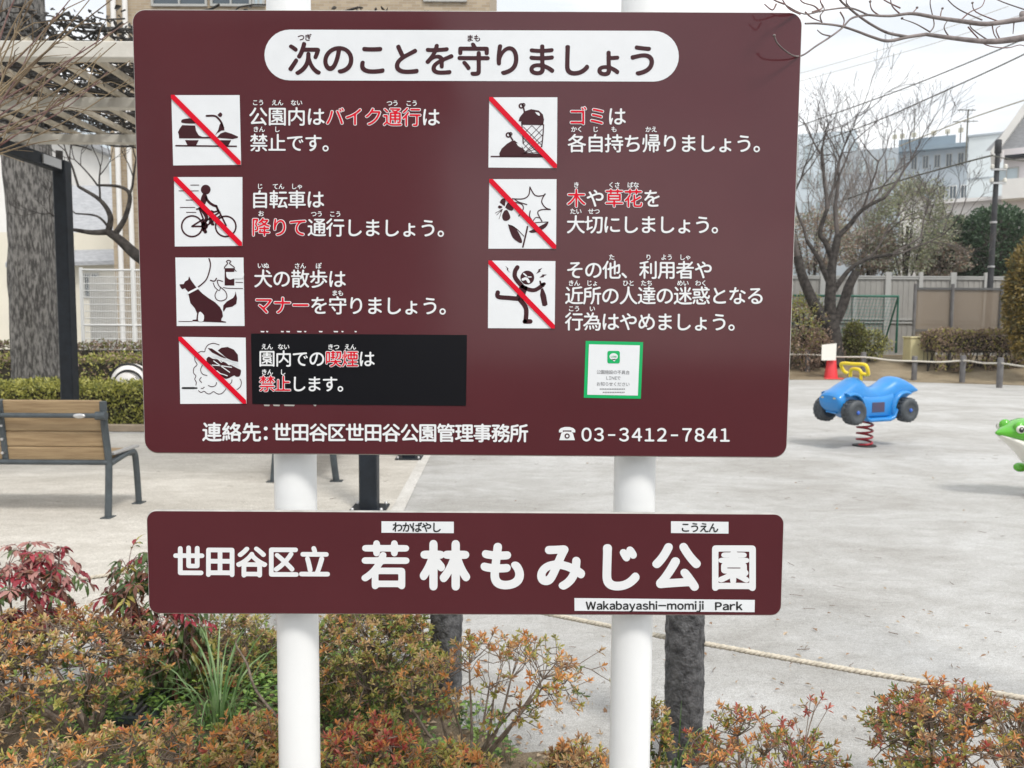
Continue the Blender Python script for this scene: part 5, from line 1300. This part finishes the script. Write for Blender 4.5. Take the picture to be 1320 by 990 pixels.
# utility pole and wires
D = 26.6; c = P(1281, 300, D); ztop = P(1281, 186, D).z
t = thing('utility_pole', 'dark utility pole with fittings at top, in front of the clipped evergreen', 'utility pole', (c.x, D, .6)); b = MB(); b.tube([(c.x - .05, D, .5), (c.x, D, ztop)], [.105, .075], M['dark_pole'], 14); b.build('pole', t)
b = MB(); b.lathe([(.085, 0), (.105, .02), (.105, .42), (.08, .45)], M['dark_pole'], (c.x, D, ztop - .3), 14); b.build('cap', t)
b = MB()
for z in (ztop - .85, ztop - 1.3): b.box((c.x, D - .1, z), (.5, .06, .06), M['bracket']); [b.lathe([(.05, 0), (.07, .03), (.05, .06), (.07, .09), (.04, .14)], M['frog_white'], (c.x + q_, D - .1, z + .03), 10) for q_ in (-.22, .22)]
b.build('insulator_bracket', t)
b = MB()
for py in (288, 345): z = P(1281, py, D).z; b.lathe([(.108, 0), (.112, .02), (.108, .06)], M['bracket'], (c.x - .03, D, z), 14)
b.build('band', t)
def wire(label, pts, r, m='cable', sag=.0):
    b = MB(); q_ = crom(pts, 8); b.tube(q_, r, M[m], 5); p0 = q_[0]; props(b.build('overhead_wire', None, (0, 0, 0)), label, 'wire', 'overhead wires at right')
wire('upper of the two heavier wires rising steeply to the right edge', [P(960, 186, 46), P(1031, 162, 42), P(1160, 116, 36), P(1290, 63, 30), P(1400, 14, 26)], .028, 'cable')
wire('lower of the two heavier wires rising steeply, ending over the right edge', [P(1040, 188, 42), P(1127, 157, 38), P(1225, 114, 33), P(1320, 70, 29), P(1420, 18, 26)], .03, 'cable')
wire('thin faint wire high beside the board corner', [P(1030, 95, 60), P(1110, 72, 55), P(1180, 50, 50), P(1300, 8, 45)], .018, 'cable_pale')
wire('second thin faint wire just below the first', [P(1030, 105, 60), P(1120, 80, 55), P(1210, 54, 50), P(1320, 18, 45)], .018, 'cable_pale')
wire('pale coiled looking cable over the grey white block', [P(1160, 188, 40), P(1230, 160, 36), P(1290, 139, 33), P(1330, 126, 31)], .03, 'cable_pale')
wire('dark cable from the utility pole sloping down left', [P(1060, 268, 36), P(1150, 236, 31), P(1230, 213, 28), P(1280, 200, 26.5)], .03, 'cable')
wire('thin cable from the pole fitting to the right edge', [P(1281, 201, 26.5), P(1300, 205, 26), P(1340, 210, 25)], .02, 'cable')

# ------------------------------------------------------------------ buildings
def bldg(name, label, px0, px1, d, py_top, depth, wall, cat='building', base=0.0):
    a = P(px0, 300, d); c = P(px1, 300, d); z = P((px0 + px1) / 2, py_top, d).z
    t = thing(name, label, cat, ((a.x + c.x) / 2, d, base)); b = MB(); b.box(((a.x + c.x) / 2, d + depth / 2, (z + base) / 2), (c.x - a.x, depth, z - base), wall); b.build('wall', t)
    if px0 > 900: t.rotation_euler.z = -math.atan2((a.x + c.x) / 2, d)
    return t, a.x, c.x, z
def win(t, x0, x1, z0, z1, y, glass='glass', fr='frame_alu'):
    b = MB(); b.box(((x0 + x1) / 2, y - .02, (z0 + z1) / 2), (x1 - x0 - .06, .03, z1 - z0 - .06), M[glass]); w_ = b.build('window', t)
    b = MB(); cx = (x0 + x1) / 2
    for x, sz in ((x0 + .03, .06), (x1 - .03, .06), (cx, .045)): b.box((x, y - .05, (z0 + z1) / 2), (sz, .06, z1 - z0), M[fr])
    for z, sz in ((z0 + .03, .06), (z1 - .03, .06)): b.box(((x0 + x1) / 2, y - .045, z), (x1 - x0 - .12, .06, sz), M[fr])
    b.build('frame', w_)
# tall beige brick block behind the sign
d = 22.0; t, xa, xb, z = bldg('apartment_building', 'tall beige brick apartment block rising behind the sign', 146, 630, d, -240, 9, M['brick'])
for px0, px1, py0, py1, gl in ((272, 325, -60, 9, 'glass'), (196, 268, -60, 9, 'glass'), (326, 342, -60, 9, 'pale_glass'), (546, 602, -60, 3, 'pale_glass')):
    win(t, P(px0, 0, d).x, P(px1, 0, d).x, P(px0, py1, d).z, P(px0, py0, d).z, d, gl)
for px0, px1, py0, py1 in ((205, 290, 120, 210), (400, 520, 120, 210), (205, 290, 290, 380), (400, 520, 290, 380)):
    win(t, P(px0, 0, d).x, P(px1, 0, d).x, P(px0, py1, d).z, P(px0, py0, d).z, d)
for px in (148, 163):
    b = MB(); x = P(px, 0, d).x; b.tube([(x, d - .1, 0), (x, d - .1, z)], .07, M['white_wall'], 10); b.build('drainpipe', t)
# pale block and white house at left
t, xa, xb, z = bldg('office_building', 'pale blue grey block far behind the pergola post', 60, 168, 45, 150, 10, M['pale_blue_wall'])
for k in range(3): win(t, xa + 1 + k * 1.6, xa + 2 + k * 1.6, z - 3, z - 1.8, 45, 'pale_glass')
d = 30; a = P(70, 300, d); c = P(152, 300, d)
t = thing('white_house', 'white house with grey tiled gable roof behind the wire fence at left', 'house', ((a.x + c.x) / 2, d, 0)); b = MB(); zt = P(110, 300, d).z
b.box(((a.x + c.x) / 2 - 1, d + 3, zt / 2), (c.x - a.x + 3, 6, zt), M['cream_wall']); b.build('wall', t); b = MB()
e0, e1, rz = P(60, 340, d - .4), P(153, 336, d - .4), P(110, 252, d)
b.add([Vector((e0.x - 1.5, d - .5, e0.z)), Vector((e1.x, d - .5, e1.z)), Vector((e1.x, d + 3, rz.z + .9)), Vector((e0.x - 1.5, d + 3, rz.z + .9)), Vector((e0.x - 1.5, d + 3, rz.z + .75)), Vector((e1.x, d + 3, rz.z + .75)), Vector((e1.x, d - .5, e1.z - .15)), Vector((e0.x - 1.5, d - .5, e0.z - .15))],
      [(0, 1, 2, 3), (0, 7, 6, 1), (1, 6, 5, 2), (3, 4, 7, 0), (2, 5, 4, 3)], M['roof_tile']); b.build('roof', t)
win(t, P(96, 0, d).x, P(116, 0, d).x, P(100, 384, d).z, P(100, 352, d).z, d - .0)
t, xa, xb, z = bldg('white_house', 'white house far left behind the big grey trunk', -60, 22, 34, 150, 8, M['white_wall'], 'house')
b = MB(); b.box(((xa + xb) / 2, 37.8, z + .12), (xb - xa + .8, 8.6, .24), M['roof_tile']); b.build('roof', t); win(t, xb - 1.6, xb - .5, 3.0, 4.2, 34)
# wire fence with pale panels
d = 17.4; t = thing('wire_fence', 'white wire mesh fence backed by pale panels, left of the sign', 'fence', (P(150, 400, d).x, d, 0)); xs = (P(106, 400, d).x, P(240, 400, d).x); za, zb1 = .3, P(150, 348, d).z
b = MB()
for k in range(60): x = lerp(xs[0], xs[1], k / 59); b.tube([(x, d, za), (x, d, zb1)], .006, M['white_wire'], 4, False)
for k in range(17): z = lerp(za, zb1, k / 16); b.tube([(xs[0], d, z), (xs[1], d, z)], .013 if k % 8 else .03, M['white_wire'], 4, False)
b.build('mesh', t)
for x in (xs[0], lerp(xs[0], xs[1], .5), xs[1]): b = MB(); b.tube([(x, d, 0), (x, d, zb1 + .05)], .04, M['white_wire'], 10); b.build('fence_post', t)
b = MB(); xp = P(152, 400, d + .4).x; b.box(((xs[0] + xp) / 2, d + .35, 1.35), (xp - xs[0], .06, 2.5), M['white_fence']); b.build('panel', t)
# striped play shell behind the hedge
c = P(166, 490, 13.4); t = thing('play_sculpture', 'low white rounded play sculpture with dark bands, behind the hedge beside the sign', 'play sculpture', (c.x, 13.4, 0)); b = MB()
b.ball((c.x + .05, 13.4, c.z - .05), (.34, .3, .34), M['play_white'], 20, 12); b.box((c.x, 13.4, c.z / 2 - .05), (.5, .4, c.z - .05), M['play_white'], bevel=.05); b.build('shell', t); b = MB()
for k, (yo, rr) in enumerate(((-.1, .335), (-.24, .235))): b.tube([(c.x + .05 + k * .06 + rr * 1.04 * math.cos(a_), 13.4 + yo, c.z - .06 + rr * 1.02 * math.sin(a_)) for a_ in [math.pi * q_ / 16 for q_ in range(17)]], .02, M['black_rubber'], 8)
b.build('band', t)

hedge('withered brown hedge hidden behind the sign along the far rope', -.5, hx0 - 3.6, 25.6, 26.4, 1.1, 6000, .085, ['dead_leaf', 'dead_dark', 'hedge_dark'], 75, z0=.4)
# unseen house added behind the camera to darken the glossy board's reflection at left
t = thing('house', 'dark clad house added across the road, seen only as a mirrored shape in the board', 'house', (-7, -14, 0)); b = MB(); b.box((-7.2, -14, 3.4), (11, 6, 6.8), M['roof_tile']); b.build('wall', t)
b = MB(); b.box((-7.2, -14, 6.9), (11.8, 6.8, .2), M['roof_tile']); b.build('roof', t)
for k in range(3): win(t, -11 + k * 3.2, -9.6 + k * 3.2, 3.6, 5.2, -10.93, 'pale_glass')
# right side
t, xa, xb, z = bldg('apartment_building', 'long blue grey apartment block with a dark teal top storey, far right of the sign', 1146, 1250, 85, 190, 14, M['far_grey'])
b = MB(); b.box(((xa * .55 + xb * .45) - .2, 84.9 + 3, z + .5), ((xb - xa) * .62, 6, 1.2), M['far_teal']); b.build('top_storey', t); b = MB(); b.box(((xa + xb) / 2, 88, z - .15), (xb - xa + .5, 8, .4), M['far_teal']); b.build('parapet', t)
for k in range(6): win(t, xa + 1.2 + k * 1.1, xa + 1.8 + k * 1.1, z - 2.2, z - .8, 85, 'glass')
for k in range(8): win(t, xa + .8 + k * 1.05, xa + 1.5 + k * 1.05, z - 5.6, z - 4.2, 85, 'glass', 'white_wall')
for k, px in enumerate((1159, 1168, 1182, 1205, 1221, 1236)): b = MB(); x = P(px, 0, 86).x; b.tube([(x, 87, z), (x, 87, P(px, (162, 163, 138, 172, 172, 165)[k], 87).z)], .06, M['cable'], 5); b.box((x, 87, P(px, 172, 87).z), (.5, .05, .5), M['cable_pale']); b.build('antenna', t)
t, xa, xb, z = bldg('apartment_building', 'pale block half hidden by the bare trees beside the sign', 985, 1095, 80, 172, 12, M['pale_blue_wall'])
for r_ in range(3):
    for k in range(6): win(t, xa + 1 + k * 1.4, xa + 1.9 + k * 1.4, z - 2.6 - r_ * 2.8, z - 1.2 - r_ * 2.8, 80, 'pale_glass')
t, xa, xb, z = bldg('apartment_building', 'mid height grey block behind the thin bare trees', 1080, 1150, 70, 193, 10, M['far_grey'])
for r_ in range(3):
    for k in range(4): win(t, xa + .5 + k * 1.15, xa + 1.2 + k * 1.15, z - 2 - r_ * 2.5, z - .9 - r_ * 2.5, 70, 'pale_glass')
t, xa, xb, z = bldg('office_building', 'plain pale grey box building left of the utility pole', 1249, 1330, 52, 172, 10, M['grey_wall'])
b = MB(); b.box(((xa + xb) / 2, 51.97, P(1280, 227, 52).z), (xb - xa, .06, .06), M['far_grey']); b.build('joint_band', t); b = MB(); b.box(((xa + xb) / 2, 57, z + .06), (xb - xa + .2, 10.2, .12), M['far_grey']); b.build('parapet', t)
win(t, P(1261, 0, 52).x, P(1272, 0, 52).x, P(1260, 259, 52).z, P(1260, 254, 52).z, 52)
b = MB(); x = P(1274, 0, 51).x; za_ = P(1274, 205, 51).z; zt_ = P(1274, 134, 51).z
b.tube([(x, 51, za_), (x, 51, zt_)], .05, M['cable'], 6)
for py, hw in ((135, .62), (150, .85)): z_ = P(1272, py, 51).z; b.tube([(x - hw, 51, z_ + .1), (x + hw * .7, 51, z_ - .05)], .03, M['cable'], 5); [b.tube([(x + q_ * hw, 50.7, z_), (x + q_ * hw, 51.3, z_)], .02, M['cable'], 4) for q_ in (-.8, -.5, -.2, .1, .4)]
b.build('antenna', t)
# white house at the right edge
d = 38; t = thing('white_house', 'pinkish white house with steep eaves at the right edge, right of the utility pole', 'house', (P(1350, 300, d).x, d, 0)); b = MB()
xa = P(1298, 300, d).x; xb = P(1450, 300, d).x; zw = P(1300, 186, d).z
b.box(((xa + xb) / 2, d + 4, zw / 2), (xb - xa, 8, zw), M['pink_wall']); b.build('wall', t)
b = MB(); e0 = P(1297, 186, d - .5); e1 = P(1345, 112, d - .5); th = Vector((.18, 0, -.3))
b.add([e0, e1, e1 + th, e0 + th] + [v + Vector((0, 4, 0)) for v in (e0, e1, e1 + th, e0 + th)], [(0, 1, 2, 3), (7, 6, 5, 4), (0, 4, 5, 1), (1, 5, 6, 2), (2, 6, 7, 3), (3, 7, 4, 0)], M['white_wall']); b.build('roof', t)
b = MB(); b.add([Vector((P(1292, 0, d).x, d + .02, zw)), Vector((P(1345, 0, d).x, d + .02, zw)), Vector((P(1345, 0, d).x, d + .02, P(1345, 122, d).z))], [(0, 1, 2)], M['roof_tile']); b.build('gable', t)
win(t, P(1304, 0, d).x, P(1332, 0, d).x, P(1300, 229, d).z, P(1300, 211, d).z, d, 'pale_glass')
b = MB(); b.box((P(1345, 0, d).x, d - .35, P(1300, 199, d).z), (2.2, .7, .1), M['dark_steel']); b.build('awning', t)
b = MB(); b.box(((xa + xb) / 2, d - .5, P(1300, 243, d).z), (xb - xa, 1.0, .95), M['white_wall']); b.build('balcony', t)
t.rotation_euler.z = R(-32)
# low white roofs in front
t, xa, xb, z = bldg('garage', 'low white flat roofed building above the clipped evergreen', 1205, 1400, 46, 257, 5, M['white_wall'])
b = MB(); b.box(((xa + xb) / 2, 48.4, z + .1), (xb - xa + .4, 5.6, .2), M['white_wall']); b.build('roof', t)
d = 44; t = thing('gabled_house', 'small house with purple brown gable roof above the pale tree', 'house', (P(1195, 300, d).x, d, 0)); b = MB(); xa, xb = P(1176, 0, d).x, P(1206, 0, d).x; zw = P(1190, 258, d).z; zr = P(1186, 242, d).z; xm = P(1186, 0, d).x
b.box(((xa + xb) / 2, d + 3, zw / 2), (xb - xa, 6, zw), M['white_wall']); b.add([Vector((xa, d + .001, zw)), Vector((xb, d + .001, zw)), Vector((xm, d + .001, zr))], [(0, 1, 2)], M['white_wall']); b.build('wall', t); b = MB()
for xe in (xa - .2, xb + .2):
    p_ = [Vector((xm, d - .3, zr + .08)), Vector((xe, d - .3, zw - .02)), Vector((xe, d - .3, zw - .14)), Vector((xm, d - .3, zr - .05))]
    b.add(p_ + [v + Vector((0, 6.4, 0)) for v in p_], [(0, 1, 2, 3), (7, 6, 5, 4), (0, 4, 5, 1), (1, 5, 6, 2), (2, 6, 7, 3), (3, 7, 4, 0)], M['roof_brown'])
b.build('roof', t)
t.rotation_euler.z = R(-26)

# thin winter haze over the whole place
hm = bpy.data.materials.new('haze'); hm.use_nodes = True; ht = hm.node_tree; ht.nodes.clear(); pv = ht.nodes.new('ShaderNodeVolumePrincipled'); ou = ht.nodes.new('ShaderNodeOutputMaterial')
pv.inputs['Density'].default_value = .0006; pv.inputs['Color'].default_value = (.95, .965, .98, 1); ht.links.new(pv.outputs[0], ou.inputs['Volume'])
hb = MB(); hb.box((0, 60, 12.5), (264, 204, 27), hm); ho = hb.build('haze'); ho['kind'] = 'stuff'
